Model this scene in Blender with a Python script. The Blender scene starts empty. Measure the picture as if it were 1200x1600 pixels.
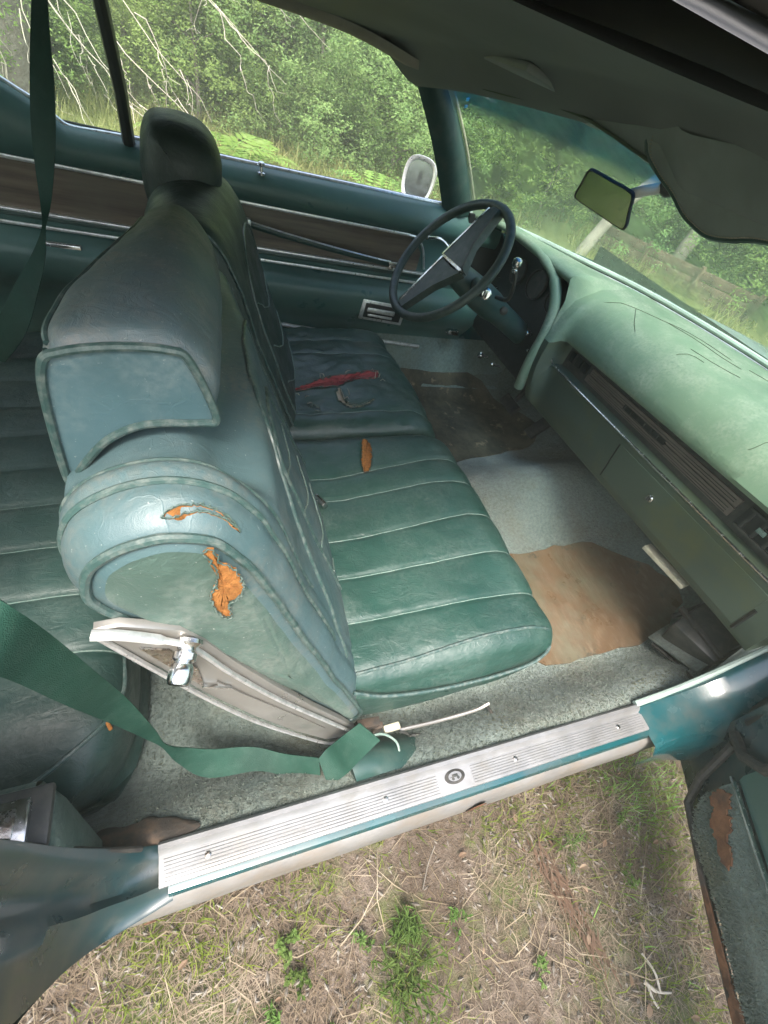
import bpy, bmesh, math, random
from mathutils import Vector, Matrix, noise
random.seed(7)
R = math.radians
SC = bpy.context.scene
COL = SC.collection

# ------------------------------------------------------------ camera
cam = bpy.data.cameras.new('camera'); cam_o = bpy.data.objects.new('camera', cam); COL.objects.link(cam_o)
cam.sensor_fit = 'HORIZONTAL'; cam.sensor_width = 36; cam.lens = 700.87 / 1200 * 36
cam.clip_start = 0.02; cam.clip_end = 600
RX = Vector((0.9252, -0.295737, 0.237791)); RY = Vector((0.069438, 0.747978, 0.66008)); RZ = Vector((-0.373073, -0.594196, 0.712564))
cam_o.matrix_world = Matrix(((RX.x, RY.x, RZ.x, -0.67305), (RX.y, RY.y, RZ.y, -0.87542), (RX.z, RY.z, RZ.z, 1.31112), (0, 0, 0, 1)))
SC.camera = cam_o

# ------------------------------------------------------------ light
w = bpy.data.worlds.new('World'); SC.world = w; w.use_nodes = True
nt = w.node_tree; nt.nodes.clear()
SUN_EL, SUN_AZ = 58, -112            # direction the light comes from: degrees above the horizon, from +x towards +y
sky = nt.nodes.new('ShaderNodeTexSky'); sky.sky_type = 'NISHITA'; sky.sun_disc = False
sky.sun_elevation = R(SUN_EL); sky.sun_rotation = R(90 - SUN_AZ); sky.air_density = 1.0; sky.dust_density = 4.0; sky.ozone_density = 1.0
bg = nt.nodes.new('ShaderNodeBackground'); bg.inputs[1].default_value = 0.15
out = nt.nodes.new('ShaderNodeOutputWorld'); nt.links.new(sky.outputs[0], bg.inputs[0]); nt.links.new(bg.outputs[0], out.inputs[0])
sl = bpy.data.lights.new('sun', 'SUN'); sl.energy = 2.1; sl.angle = R(25); sl.color = (1, .96, .9)
so = bpy.data.objects.new('sun', sl); COL.objects.link(so)
sd = Vector((math.cos(R(SUN_EL)) * math.cos(R(SUN_AZ)), math.cos(R(SUN_EL)) * math.sin(R(SUN_AZ)), math.sin(R(SUN_EL))))
so.rotation_euler = sd.to_track_quat('Z', 'Y').to_euler(); so.location = (0, -4, 8)
SC.view_settings.view_transform = 'Standard'; SC.view_settings.look = 'None'
SC.view_settings.exposure = 2.4; SC.view_settings.gamma = 1; SC.view_settings.use_curve_mapping = False

# ------------------------------------------------------------ helpers
def V(*a): return Vector(a)
def lerp(a, b, t): return a + (b - a) * t
def smooth(a, b, x):
    t = max(0, min(1, (x - a) / (b - a))); return t * t * (3 - 2 * t)
def interp(tab, x):
    if x <= tab[0][0]: return tab[0][1]
    for (x0, y0), (x1, y1) in zip(tab, tab[1:]):
        if x <= x1: return y0 + (y1 - y0) * (x - x0) / (x1 - x0)
    return tab[-1][1]
def tag(o, label=None, cat=None, group=None, kind=None):
    if label: o['label'] = label
    if cat: o['category'] = cat
    if group: o['group'] = group
    if kind: o['kind'] = kind
    return o
def empty(name, loc, label, cat, group=None):
    o = bpy.data.objects.new(name, None); COL.objects.link(o); o.location = loc
    o.empty_display_size = .1
    return tag(o, label, cat, group)
def mesh(name, vs, fs, mat, parent=None, sm=True, ang=40, label=None, kind=None, loc=None):
    me = bpy.data.meshes.new(name); me.from_pydata([tuple(v) for v in vs], [], fs); me.update()
    if mat: me.materials.append(mat)
    if sm:
        me.polygons.foreach_set('use_smooth', [True] * len(me.polygons)); me.set_sharp_from_angle(angle=R(ang))
    o = bpy.data.objects.new(name, me); COL.objects.link(o)
    if parent: o.parent = parent
    if loc: o.location = loc
    return tag(o, label, kind=kind)
class MB:
    def __init__(s): s.v = []; s.f = []
    def add(s, vs, fs):
        b = len(s.v); s.v += [Vector(v) for v in vs]; s.f += [tuple(b + i for i in f) for f in fs]; return s
    def loft(s, rows, cu=False, cv=False, cap=False):
        n = len(rows[0]); m = len(rows); fs = []
        for i in range(m if cv else m - 1):
            for j in range(n if cu else n - 1):
                a = i * n + j; b = i * n + (j + 1) % n; i2 = (i + 1) % m
                fs.append((a, b, i2 * n + (j + 1) % n, i2 * n + j))
        if cap: fs.append(tuple(range(n))[::-1]); fs.append(tuple((m - 1) * n + j for j in range(n)))
        return s.add([p for r in rows for p in r], fs)
    def tube(s, pts, r, n=8, closed=False, flat=1.0, up=None):
        pts = [Vector(p) for p in pts]; m = len(pts); rows = []; prev = None
        for i, p in enumerate(pts):
            a = pts[(i - 1) % m] if (closed or i > 0) else p; b = pts[(i + 1) % m] if (closed or i < m - 1) else p
            t = (b - a).normalized()
            if prev is None:
                u = Vector(up) if up else (Vector((0, 0, 1)) if abs(t.z) < .9 else Vector((1, 0, 0)))
            else: u = prev
            u = (u - t * u.dot(t)).normalized(); prev = u; w_ = t.cross(u)
            rr = r[i] if isinstance(r, (list, tuple)) else r
            rows.append([p + (u * math.sin(2 * math.pi * k / n) * flat + w_ * math.cos(2 * math.pi * k / n)) * rr for k in range(n)])
        return s.loft(rows, cu=True, cv=closed, cap=not closed)
    def box(s, c, d, rot=None, bev=0.0, seg=2):
        bm = bmesh.new(); bmesh.ops.create_cube(bm, size=1)
        for v in bm.verts: v.co = Vector((v.co.x * d[0], v.co.y * d[1], v.co.z * d[2]))
        if bev: bmesh.ops.bevel(bm, geom=bm.edges[:], offset=bev, segments=seg, profile=.5, affect='EDGES')
        M = rot if rot else Matrix.Identity(3); c = Vector(c)
        bm.verts.index_update()
        s.add([M @ v.co + c for v in bm.verts], [[v.index for v in f.verts] for f in bm.faces]); bm.free(); return s
    def slab(s, poly, nrm, th, bev=0.0):     # polygon (3-D points) thickened along nrm
        poly = [Vector(p) for p in poly]; nrm = Vector(nrm).normalized()
        c = sum(poly, Vector()) / len(poly)
        top = [p + nrm * th for p in poly]
        if bev:
            ins = [lerp(p, c, bev / max((p - c).length, 1e-6)) for p in top]; mid = [p - nrm * bev for p in top]
            n = len(poly); s.add(poly + mid + ins, [(i, (i + 1) % n, n + (i + 1) % n, n + i) for i in range(n)] + [(n + i, n + (i + 1) % n, 2 * n + (i + 1) % n, 2 * n + i) for i in range(n)] + [tuple(range(2 * n, 3 * n)), tuple(range(n))[::-1]])
        else:
            n = len(poly); s.add(poly + top, [(i, (i + 1) % n, n + (i + 1) % n, n + i) for i in range(n)] + [tuple(range(n, 2 * n)), tuple(range(n))[::-1]])
        return s
    def lathe(s, base, axis, prof, n=16):     # prof: (radius, along)
        axis = Vector(axis).normalized(); u = axis.orthogonal().normalized(); w_ = axis.cross(u); base = Vector(base)
        rows = [[base + axis * h + (u * math.cos(2 * math.pi * k / n) + w_ * math.sin(2 * math.pi * k / n)) * max(r, 1e-5) for k in range(n)] for r, h in prof]
        return s.loft(rows, cu=True, cap=True)
    def build(s, name, mat, parent=None, **k):
        return mesh(name, s.v, s.f, mat, parent, **k)
def spline(pts, n, closed=False):
    pts = [Vector(p) for p in pts]; m = len(pts); o = []
    segs = m if closed else m - 1
    per = max(2, n // segs)
    for i in range(segs):
        p0 = pts[(i - 1) % m] if (closed or i > 0) else pts[0] * 2 - pts[1]
        p1 = pts[i]; p2 = pts[(i + 1) % m]; p3 = pts[(i + 2) % m] if (closed or i < m - 2) else pts[-1] * 2 - pts[-2]
        for k in range(per):
            t = k / per; o.append(.5 * ((2 * p1) + (p2 - p0) * t + (2 * p0 - 5 * p1 + 4 * p2 - p3) * t * t + (3 * p1 - p0 - 3 * p2 + p3) * t ** 3))
    if not closed: o.append(pts[-1].copy())
    return o
def resample(pts, n, closed=True):
    q = pts + [pts[0]] if closed else pts
    L = [0]
    for a, b in zip(q, q[1:]): L.append(L[-1] + (b - a).length)
    o = []; j = 0
    for i in range(n):
        t = L[-1] * i / (n if closed else n - 1)
        while j < len(L) - 2 and L[j + 1] < t: j += 1
        o.append(lerp(q[j], q[j + 1], (t - L[j]) / max(L[j + 1] - L[j], 1e-9)))
    return o
def ribbon(name, pts, width, mat, parent=None, th=.0016, **k):   # pts: (centre, width direction)
    rows = []
    for i, (c, wd) in enumerate(pts):
        c = Vector(c); wd = Vector(wd).normalized() * (width[i] if isinstance(width, list) else width) / 2
        a = Vector(pts[max(i - 1, 0)][0]); b = Vector(pts[min(i + 1, len(pts) - 1)][0]); n = (b - a).cross(wd).normalized() * th / 2
        rows.append([c - wd + n, c - wd * .5 + n, c + n, c + wd * .5 + n, c + wd + n, c + wd - n, c + wd * .5 - n, c - n, c - wd * .5 - n, c - wd - n])
    return MB().loft(rows, cu=True, cap=True).build(name, mat, parent, **k)

# ------------------------------------------------------------ materials
class NT:
    def __init__(s, name):
        s.m = bpy.data.materials.new(name); s.m.use_nodes = True; s.t = s.m.node_tree; s.t.nodes.clear()
        s.out = s.n('ShaderNodeOutputMaterial'); s.p = s.n('ShaderNodeBsdfPrincipled'); s.l(s.p.outputs[0], s.out.inputs[0])
        g = s.n('ShaderNodeNewGeometry'); s.pos = g.outputs['Position']; s.nz = None; s.geo = g
    def n(s, t, **k):
        x = s.t.nodes.new(t)
        for a, b in k.items(): setattr(x, a, b)
        return x
    def l(s, a, b): s.t.links.new(a, b)
    def set(s, **k):
        for a, b in k.items():
            i = s.p.inputs[{'color': 'Base Color', 'rough': 'Roughness', 'metal': 'Metallic', 'spec': 'Specular IOR Level', 'coat': 'Coat Weight', 'coatr': 'Coat Roughness', 'sheen': 'Sheen Weight', 'trans': 'Transmission Weight', 'alpha': 'Alpha'}[a]]
            if hasattr(b, 'links') or hasattr(b, 'is_linked'): s.l(b, i)
            else: i.default_value = (*b, 1) if isinstance(b, tuple) and len(b) == 3 else b
        return s
    def noise(s, scale, detail=4, rough=.55, vec=None, stretch=None, lo=None, hi=None, dist=0):
        x = s.n('ShaderNodeTexNoise'); x.inputs['Scale'].default_value = scale; x.inputs['Detail'].default_value = detail; x.inputs['Roughness'].default_value = rough; x.inputs['Distortion'].default_value = dist
        v = vec or s.pos
        if stretch:
            mp = s.n('ShaderNodeMapping'); mp.inputs['Scale'].default_value = stretch; s.l(v, mp.inputs[0]); v = mp.outputs[0]
        s.l(v, x.inputs['Vector'])
        return s.ramp(x.outputs[0], lo, hi) if lo is not None else x.outputs[0]
    def ramp(s, v, lo, hi, a=0.0, b=1.0):
        r = s.n('ShaderNodeMapRange'); r.inputs[1].default_value = lo; r.inputs[2].default_value = hi; r.inputs[3].default_value = a; r.inputs[4].default_value = b; s.l(v, r.inputs[0]); return r.outputs[0]
    def mix(s, f, a, b):
        x = s.n('ShaderNodeMix', data_type='RGBA')
        for i, q in ((0, f), (6, a), (7, b)):
            if hasattr(q, 'is_linked'): s.l(q, x.inputs[i])
            else: x.inputs[i].default_value = (*q, 1) if isinstance(q, tuple) else q
        return x.outputs[2]
    def math(s, op, a, b=0.0):
        x = s.n('ShaderNodeMath', operation=op)
        for i, q in enumerate((a, b)):
            if hasattr(q, 'is_linked'): s.l(q, x.inputs[i])
            else: x.inputs[i].default_value = q
        return x.outputs[0]
    def bump(s, h, dist, strength=1.0, prev=None):
        b = s.n('ShaderNodeBump'); b.inputs['Distance'].default_value = dist; b.inputs['Strength'].default_value = strength; s.l(h, b.inputs['Height'])
        if prev: s.l(prev, b.inputs['Normal'])
        s.l(b.outputs[0], s.p.inputs['Normal']); return b.outputs[0]
    def vor(s, scale, feat='F1', stretch=None):
        x = s.n('ShaderNodeTexVoronoi', feature=feat); x.inputs['Scale'].default_value = scale
        v = s.pos
        if stretch:
            mp = s.n('ShaderNodeMapping'); mp.inputs['Scale'].default_value = stretch; s.l(v, mp.inputs[0]); v = mp.outputs[0]
        s.l(v, x.inputs['Vector']); return x.outputs[0]
    def up(s):
        x = s.n('ShaderNodeSeparateXYZ'); s.l(s.geo.outputs['Normal'], x.inputs[0]); return x.outputs[2]

def vinyl(name, base, dark=None, dust=(.24, .26, .24), amt=.5, rough=.42, crease=1.0):
    t = NT(name); dark = dark or tuple(c * .62 for c in base)
    c = t.mix(t.noise(5, 5, lo=.35, hi=.68), dark, base)
    d = t.math('MULTIPLY', t.noise(9, 7, .62, lo=.42, hi=.72), t.noise(140, 3, lo=.3, hi=.65))
    d = t.math('MULTIPLY', d, amt)
    c = t.mix(d, c, dust)
    wr = t.n('ShaderNodeTexVoronoi', feature='DISTANCE_TO_EDGE'); wr.inputs['Scale'].default_value = 30
    wn = t.n('ShaderNodeTexNoise'); wn.inputs['Scale'].default_value = 16; wn.inputs['Detail'].default_value = 3; t.l(t.pos, wn.inputs['Vector'])
    wm = t.n('ShaderNodeVectorMath', operation='MULTIPLY_ADD'); t.l(wn.outputs['Color'], wm.inputs[0]); wm.inputs[1].default_value = (.09, .09, .09); t.l(t.pos, wm.inputs[2]); t.l(wm.outputs[0], wr.inputs['Vector'])
    wc = t.math('MULTIPLY', t.ramp(wr.outputs['Distance'], 0, .035, 1, 0), t.noise(6, 3, lo=.48, hi=.62)); c = t.mix(t.math('MULTIPLY', wc, .10 * min(1, crease)), c, tuple(min(1, x * 2.2) for x in base))
    sp = t.ramp(t.noise(260, 2), .70, .76); c = t.mix(t.math('MULTIPLY', sp, .35 * amt), c, (.5, .5, .46))
    t.set(color=c, rough=t.ramp(t.noise(14, 4), .3, .7, rough - .08, rough + .16), spec=.5)
    b = t.bump(t.vor(1400), .00025, .35)
    b = t.bump(wc, .0005 * crease, .6, b)
    b = t.bump(t.noise(34, 6, .62, stretch=(1, 1.6, 1), dist=1.2), .0030 * crease, .6, b)
    t.bump(t.noise(7, 3), .006 * crease, .5, b)
    return t.m
def plain(name, col, rough=.5, metal=0, var=.25, scale=20, bmp=0, spec=.5, coat=0, dirt=None, damt=.3):
    t = NT(name); c = t.mix(t.noise(scale, 5, lo=.3, hi=.7), tuple(x * (1 - var) for x in col), col)
    if dirt: c = t.mix(t.math('MULTIPLY', t.noise(scale * 1.7, 7, .65, lo=.45, hi=.7), damt), c, dirt)
    t.set(color=c, rough=t.ramp(t.noise(scale * 2, 4), .3, .7, max(.03, rough - .08), rough + .1), metal=metal, spec=spec, coat=coat)
    if bmp: t.bump(t.noise(scale * 6, 5), bmp, .6)
    return t.m
M = {}
M['cushion'] = vinyl('cushion_vinyl', (.016, .050, .039), (.010, .036, .028), amt=.16, rough=.36, crease=.8)
M['seatback'] = vinyl('seatback_vinyl', (.064, .108, .114), (.040, .076, .080), dust=(.115, .12, .105), amt=1.0, rough=.40, crease=.5)
M['headrest'] = vinyl('headrest_vinyl', (.072, .112, .122), (.056, .082, .082), dust=(.16, .148, .128), amt=1.1, rough=.45, crease=.8)
M['headrest_side'] = vinyl('headrest_side_vinyl', (.056, .105, .115), (.040, .080, .088), dust=(.20, .23, .22), amt=.6, rough=.42, crease=.5)
M['side_vinyl'] = vinyl('side_vinyl', (.066, .110, .090), (.030, .056, .045), dust=(.13, .15, .13), amt=1.1, rough=.5)
M['shade_dark_vinyl'] = vinyl('shaded_seat_vinyl', (.013, .030, .026), amt=.10, rough=.40)  # seat vinyl coloured darker to carry the shade on the driver side
M['rear_vinyl'] = vinyl('rear_seat_vinyl', (.017, .045, .038), amt=.18, rough=.42)
M['door_vinyl'] = vinyl('door_vinyl', (.055, .125, .110), (.042, .098, .086), amt=.08, rough=.34, crease=.15)
M['piping'] = plain('piping_vinyl', (.030, .064, .058), .42, scale=60, dirt=(.3, .3, .27), damt=.3)
M['stitch'] = plain('stitch_seam', (.13, .20, .17), .5, scale=120, dirt=(.3, .3, .27), damt=.6)
M['dash'] = vinyl('dash_vinyl', (.130, .200, .132), (.100, .160, .108), dust=(.32, .34, .28), amt=.6, rough=.55, crease=.5)
M['dash_low'] = plain('dash_lower_plastic', (.052, .078, .056), .55, scale=4, var=.25, dirt=(.068, .082, .034), damt=.8)
M['black'] = plain('black_plastic', (.010, .012, .012), .45, scale=30)
M['dark_trim'] = plain('dark_grey_trim', (.030, .032, .030), .5, scale=30, dirt=(.10, .09, .07), damt=.4)
M['brown_trim'] = plain('brushed_brown_trim', (.15, .125, .105), .42, metal=.2, scale=25, dirt=(.12, .11, .09), damt=.4)
M['teal_plastic'] = plain('teal_plastic', (.024, .060, .052), .42, scale=14, dirt=(.12, .13, .11), damt=.25)
M['wheel'] = plain('steering_wheel_plastic', (.026, .046, .038), .48, scale=30, dirt=(.12, .13, .12), damt=.3)
M['chrome'] = plain('chrome', (.80, .80, .79), .20, metal=1, scale=50, dirt=(.25, .2, .16), damt=.5)
M['bright'] = plain('bright_trim', (.86, .86, .85), .34, metal=.8, scale=50, dirt=(.3, .28, .25), damt=.4)
M['old_chrome'] = plain('weathered_chrome', (.60, .57, .53), .26, metal=1, scale=60, var=.35, bmp=.0004, dirt=(.22, .13, .08), damt=.7)
M['trimplate'] = plain('seat_side_trim_plate', (.30, .29, .265), .34, metal=.6, scale=9, dirt=(.22, .20, .17), damt=.6)
M['alu'] = plain('sill_aluminium', (.225, .228, .232), .45, metal=.4, scale=11, var=.3, dirt=(.165, .160, .150), damt=.9, bmp=.0006)
M['rocker'] = plain('rocker_moulding_aluminium', (.225, .220, .212), .5, metal=.35, scale=8, var=.25, dirt=(.20, .15, .10), damt=.5)
M['paint'] = plain('teal_metallic_paint', (.007, .060, .068), .22, scale=6, var=.3, coat=.5, dirt=(.05, .06, .055), damt=.8)
M['jamb'] = plain('dirty_jamb_paint', (.012, .036, .040), .30, scale=7, var=.4, coat=.3, dirt=(.055, .055, .048), damt=.8)
M['rubber'] = plain('black_rubber', (.020, .019, .018), .6, scale=40, dirt=(.08, .07, .055), damt=.5)
def mk_belt():
    t = NT('seat_belt_webbing'); c = t.mix(t.noise(9, 6, .6, lo=.35, hi=.65), (.006, .030, .020), (.011, .046, .031)); c = t.mix(t.math('MULTIPLY', t.noise(40, 5, .7, lo=.5, hi=.75), .25), c, (.06, .10, .08))
    t.set(color=c, rough=.6, spec=.25); t.bump(t.vor(900), .0006, .7, t.bump(t.noise(18, 3), .004, .4)); return t.m
M['belt'] = mk_belt()
M['foam'] = plain('orange_foam', (.32, .140, .042), .9, scale=170, var=.6, bmp=.0014, spec=.1, dirt=(.28, .10, .03), damt=.6)
M['crackmat'] = plain('crack_in_pad', (.060, .085, .055), .8)
M['foam_red'] = plain('torn_red_backing', (.30, .055, .06), .8, scale=60, var=.4, bmp=.002, spec=.2)
M['thread'] = plain('torn_thread', (.30, .27, .21), .8, scale=60)
M['cream'] = plain('cream_plastic', (.45, .43, .32), .5, scale=20, dirt=(.2, .16, .1), damt=.4)
M['reveal'] = plain('faded_grey_green_trim', (.30, .38, .34), .5, scale=20)
M['bare'] = plain('grimy_bare_floor', (.045, .037, .030), .8, scale=18, var=.6, bmp=.002, dirt=(.12, .075, .045), damt=.7)
M['yellow'] = plain('yellow_tag', (.55, .36, .03), .5)
M['white'] = plain('white_plastic', (.6, .6, .56), .5)
M['headliner'] = plain('headliner_cloth', (.15, .17, .16), .8, scale=5, var=.3, dirt=(.115, .135, .125), damt=.6, bmp=.0006, spec=.2)
M['visor'] = plain('visor_vinyl', (.20, .235, .22), .6, scale=12, var=.3, bmp=.0003, dirt=(.12, .12, .11), damt=.25)
M['rail'] = plain('roof_rail_trim', (.26, .24, .21), .8, spec=.15, scale=6, dirt=(.10, .09, .07), damt=.5)
M['roofskin'] = plain('roof_outer_skin', (.05, .05, .052), .9, scale=4)
M['hood'] = plain('hood_sky_sheen_paint', (.20, .26, .26), .6, scale=4, coat=.6, dirt=(.10, .11, .10), damt=.6)  # teal paled to grey blue, sky reflection put into the base colour

def mk_carpet(name, base, alt, dirt, damt):
    t = NT(name); c = t.mix(t.noise(4, 6, .6, lo=.35, hi=.65), base, alt)
    c = t.mix(t.math('MULTIPLY', t.noise(3.1, 8, .68, lo=.46, hi=.66), damt), c, dirt)
    f = t.ramp(t.noise(420, 3), .3, .7); c = t.mix(t.math('ADD', t.math('MULTIPLY', f, .45), .55), tuple(x * .45 for x in base), c)
    t.set(color=c, rough=.95, spec=.1, sheen=.15)
    g2 = t.ramp(t.noise(95, 5, .7), .38, .62); c2 = t.mix(t.math('MULTIPLY', g2, .4), c, tuple(min(1, x * 1.5) for x in base)); t.set(color=c2); b = t.bump(t.noise(120, 6, .75), .009, .8); t.bump(t.noise(22, 5), .014, .6, b); return t.m
M['carpet'] = mk_carpet('floor_carpet', (.142, .176, .156), (.085, .114, .104), (.115, .108, .072), .95)
M['carpet_dark'] = mk_carpet('door_carpet', (.17, .23, .205), (.12, .17, .155), (.16, .15, .10), .5)
def mk_mat():
    t = NT('bare_brown_floorboard'); c = t.mix(t.noise(5, 6, .6, lo=.35, hi=.65), (.082, .052, .030), (.118, .078, .045))
    c = t.mix(t.noise(60, 4, .6, stretch=(1, .35, 1), lo=.5, hi=.75), c, (.145, .105, .068))
    c = t.mix(t.math('MULTIPLY', t.noise(3.2, 7, .7, lo=.48, hi=.62), .85), c, (.098, .092, .060))
    c = t.mix(t.ramp(t.noise(11, 6, .7), .60, .66), c, (.055, .05, .035))
    t.set(color=c, rough=t.noise(12, 4, lo=.2, hi=.8), spec=.35); t.bump(t.noise(90, 6, stretch=(1, .2, 1)), .0015, .6); return t.m
M['board'] = mk_mat()
def mk_mat2():
    t = NT('worn_driver_mat'); c = t.mix(t.noise(9, 8, .7, lo=.4, hi=.62), (.032, .031, .022), (.085, .078, .050))
    c = t.mix(t.ramp(t.noise(16, 6, .7), .58, .66), c, (.20, .16, .10)); t.set(color=c, rough=.7, spec=.3); t.bump(t.noise(70, 5), .003, .7); return t.m
M['drivermat'] = mk_mat2()
def mk_wood():
    t = NT('woodgrain_veneer'); c = t.mix(t.noise(30, 6, .65, stretch=(.06, 1, 1), lo=.35, hi=.65), (.060, .044, .034), (.20, .155, .115))
    c = t.mix(t.noise(5, 4, lo=.45, hi=.7), c, (.14, .12, .09)); t.set(color=c, rough=.35); return t.m
M['wood'] = mk_wood()
def mk_rust():
    t = NT('rusted_metal'); c = t.mix(t.noise(22, 8, .7, lo=.38, hi=.62), (.065, .032, .020), (.165, .080, .042)); c = t.mix(t.noise(8, 5, lo=.5, hi=.65), c, (.06, .05, .045))
    t.set(color=c, rough=.9, spec=.2); t.bump(t.noise(120, 6), .002, .8); return t.m
M['rust'] = mk_rust()
def mk_glass(name, tint, refl, dust, band=False):
    t = NT(name); t.t.nodes.remove(t.p)
    tr = t.n('ShaderNodeBsdfTransparent'); gl = t.n('ShaderNodeBsdfGlossy'); df = t.n('ShaderNodeBsdfDiffuse')
    gl.inputs['Roughness'].default_value = .03; df.inputs[0].default_value = (.50, .62, .50, 1)
    if band:
        s = t.n('ShaderNodeSeparateXYZ'); t.l(t.pos, s.inputs[0])
        z = t.ramp(s.outputs[2], 1.195, 1.235); t.l(t.mix(z, tint, (.010, .12, .30)), tr.inputs[0])
    else: tr.inputs[0].default_value = (*tint, 1)
    m1 = t.n('ShaderNodeMixShader'); m1.inputs[0].default_value = refl; t.l(tr.outputs[0], m1.inputs[1]); t.l(gl.outputs[0], m1.inputs[2])
    m2 = t.n('ShaderNodeMixShader'); t.l(t.math('MULTIPLY', t.noise(5, 6, .6, lo=.15, hi=.70), dust), m2.inputs[0]); t.l(m1.outputs[0], m2.inputs[1]); t.l(df.outputs[0], m2.inputs[2])
    t.l(m2.outputs[0], t.out.inputs[0]); return t.m
M['windshield'] = mk_glass('dusty_veiled_windshield', (.80, .90, .84), .05, .50, True)  # pale film is dust plus a painted milky veil of reflected sky
M['glass'] = mk_glass('side_glass', (.86, .93, .88), .05, .06)
t = NT('mirror_glass'); t.set(color=(.13, .15, .145), metal=1.0, rough=t.ramp(t.noise(9, 3), .3, .7, .03, .10)); M['mirror'] = t.m

M['mirror_out'] = plain('outside_mirror_glass', (.42, .46, .44), .18, metal=.9)
def mk_leaf(name, a, b, c3, dry=None):
    t = NT(name); oi = t.n('ShaderNodeObjectInfo')
    c = t.mix(t.noise(1.7, 4, lo=.36, hi=.64), a, b); c = t.mix(t.noise(9, 3, lo=.5, hi=.75), c, c3)
    h = t.n('ShaderNodeHueSaturation'); t.l(t.ramp(oi.outputs['Random'], 0, 1, .49, .515), h.inputs['Hue']); t.l(t.ramp(oi.outputs['Random'], 0, 1, .75, 1.25), h.inputs['Value']); t.l(c, h.inputs['Color'])
    t.t.nodes.remove(t.p)
    d = t.n('ShaderNodeBsdfDiffuse'); tl = t.n('ShaderNodeBsdfTranslucent'); t.l(h.outputs[0], d.inputs[0]); t.l(h.outputs[0], tl.inputs[0])
    m = t.n('ShaderNodeMixShader'); m.inputs[0].default_value = .5; t.l(d.outputs[0], m.inputs[1]); t.l(tl.outputs[0], m.inputs[2]); t.l(m.outputs[0], t.out.inputs[0]); return t.m
M['leaf'] = mk_leaf('bush_leaves', (.19, .295, .085), (.26, .37, .115), (.32, .42, .15))
M['leaf_dark'] = mk_leaf('conifer_leaves', (.155, .25, .090), (.21, .315, .115), (.26, .36, .13))
M['fern'] = mk_leaf('fern_fronds', (.16, .28, .06), (.23, .36, .10), (.26, .38, .13))
M['meadow'] = mk_leaf('meadow_blades', (.22, .25, .09), (.29, .31, .12), (.36, .33, .18))
M['greenblade'] = mk_leaf('green_blades', (.13, .19, .035), (.21, .26, .055), (.30, .31, .10))
M['pile'] = mk_leaf('carpet_pile', (.16, .198, .172), (.215, .25, .215), (.20, .20, .14))
M['straw'] = mk_leaf('straw_blades', (.20, .155, .11), (.34, .275, .205), (.44, .375, .295))
M['needles'] = mk_leaf('rusty_pine_needles', (.22, .145, .10), (.28, .195, .135), (.33, .25, .18))
M['deadleaf'] = mk_leaf('dead_leaves', (.24, .16, .11), (.34, .24, .17), (.45, .36, .27))
M['weed'] = mk_leaf('weed_leaves', (.09, .15, .04), (.14, .21, .06), (.19, .26, .09))
M['bark'] = plain('grey_bark', (.20, .175, .15), .9, scale=9, var=.5, bmp=.01, spec=.1, dirt=(.30, .28, .24), damt=.6)
M['pale_bark'] = plain('pale_bark', (.34, .31, .26), .9, scale=9, var=.4, bmp=.006, spec=.1)
M['twig'] = plain('dead_twig', (.42, .38, .32), .9, scale=20, var=.3, spec=.1)
M['oldwood'] = plain('weathered_wood', (.17, .125, .09), .9, scale=9, var=.5, bmp=.004, spec=.1)
def mk_soil():
    t = NT('ground_soil'); c = t.mix(t.noise(2.2, 8, .65, lo=.38, hi=.62), (.105, .082, .064), (.225, .185, .155))
    c = t.mix(t.noise(60, 6, .7, lo=.4, hi=.65), c, (.075, .055, .04)); c = t.mix(t.math('MULTIPLY', t.noise(3.3, 7, .7, lo=.50, hi=.64), .8), c, (.10, .13, .04))
    c = t.mix(t.math('MULTIPLY', t.noise(1.6, 5, .6, lo=.56, hi=.64), .5), c, (.30, .26, .21))
    # worn field colour further from the car
    s = t.n('ShaderNodeSeparateXYZ'); t.l(t.pos, s.inputs[0])
    far = t.ramp(t.math('ADD', s.outputs[1], t.math('MULTIPLY', t.noise(.8, 3), 1.0)), 1.2, 2.2); c = t.mix(far, c, (.15, .17, .06))
    t.set(color=c, rough=.95, spec=.1); b = t.bump(t.noise(45, 8, .7), .02, .8); t.bump(t.noise(260, 4), .004, .8, b); return t.m
M['soil'] = mk_soil()

# ============================================================ setting: ground
def ground():
    mb = MB(); xs = []; 
    def axis(c, near, far):
        a = []; x = 0
        st = near
        while x < far:
            a.append(x); x += st
            if x > 3: st *= 1.25
        return sorted(set([c - q for q in a] + [c + q for q in a]))
    ax = axis(0, .12, 260); ay = axis(0, .12, 260)
    def h(x, y):
        d = math.hypot(x, y); z = .018 * noise.noise(V(x * 2.2, y * 2.2, 0)) + .008 * noise.noise(V(x * 7, y * 7, 3))
        return z + .10 * smooth(2, 6, d) * noise.noise(V(x * .35, y * .35, 5))
    mb.loft([[V(x, y, h(x, y)) for y in ay] for x in ax])
    return mb.build('ground', M['soil'], kind='structure', ang=180)
ground()

# ============================================================ the car
car = empty('old_coupe', (0, 0, 0), 'neglected teal two door coupe with torn green vinyl seats, passenger door open', 'car')

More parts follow.
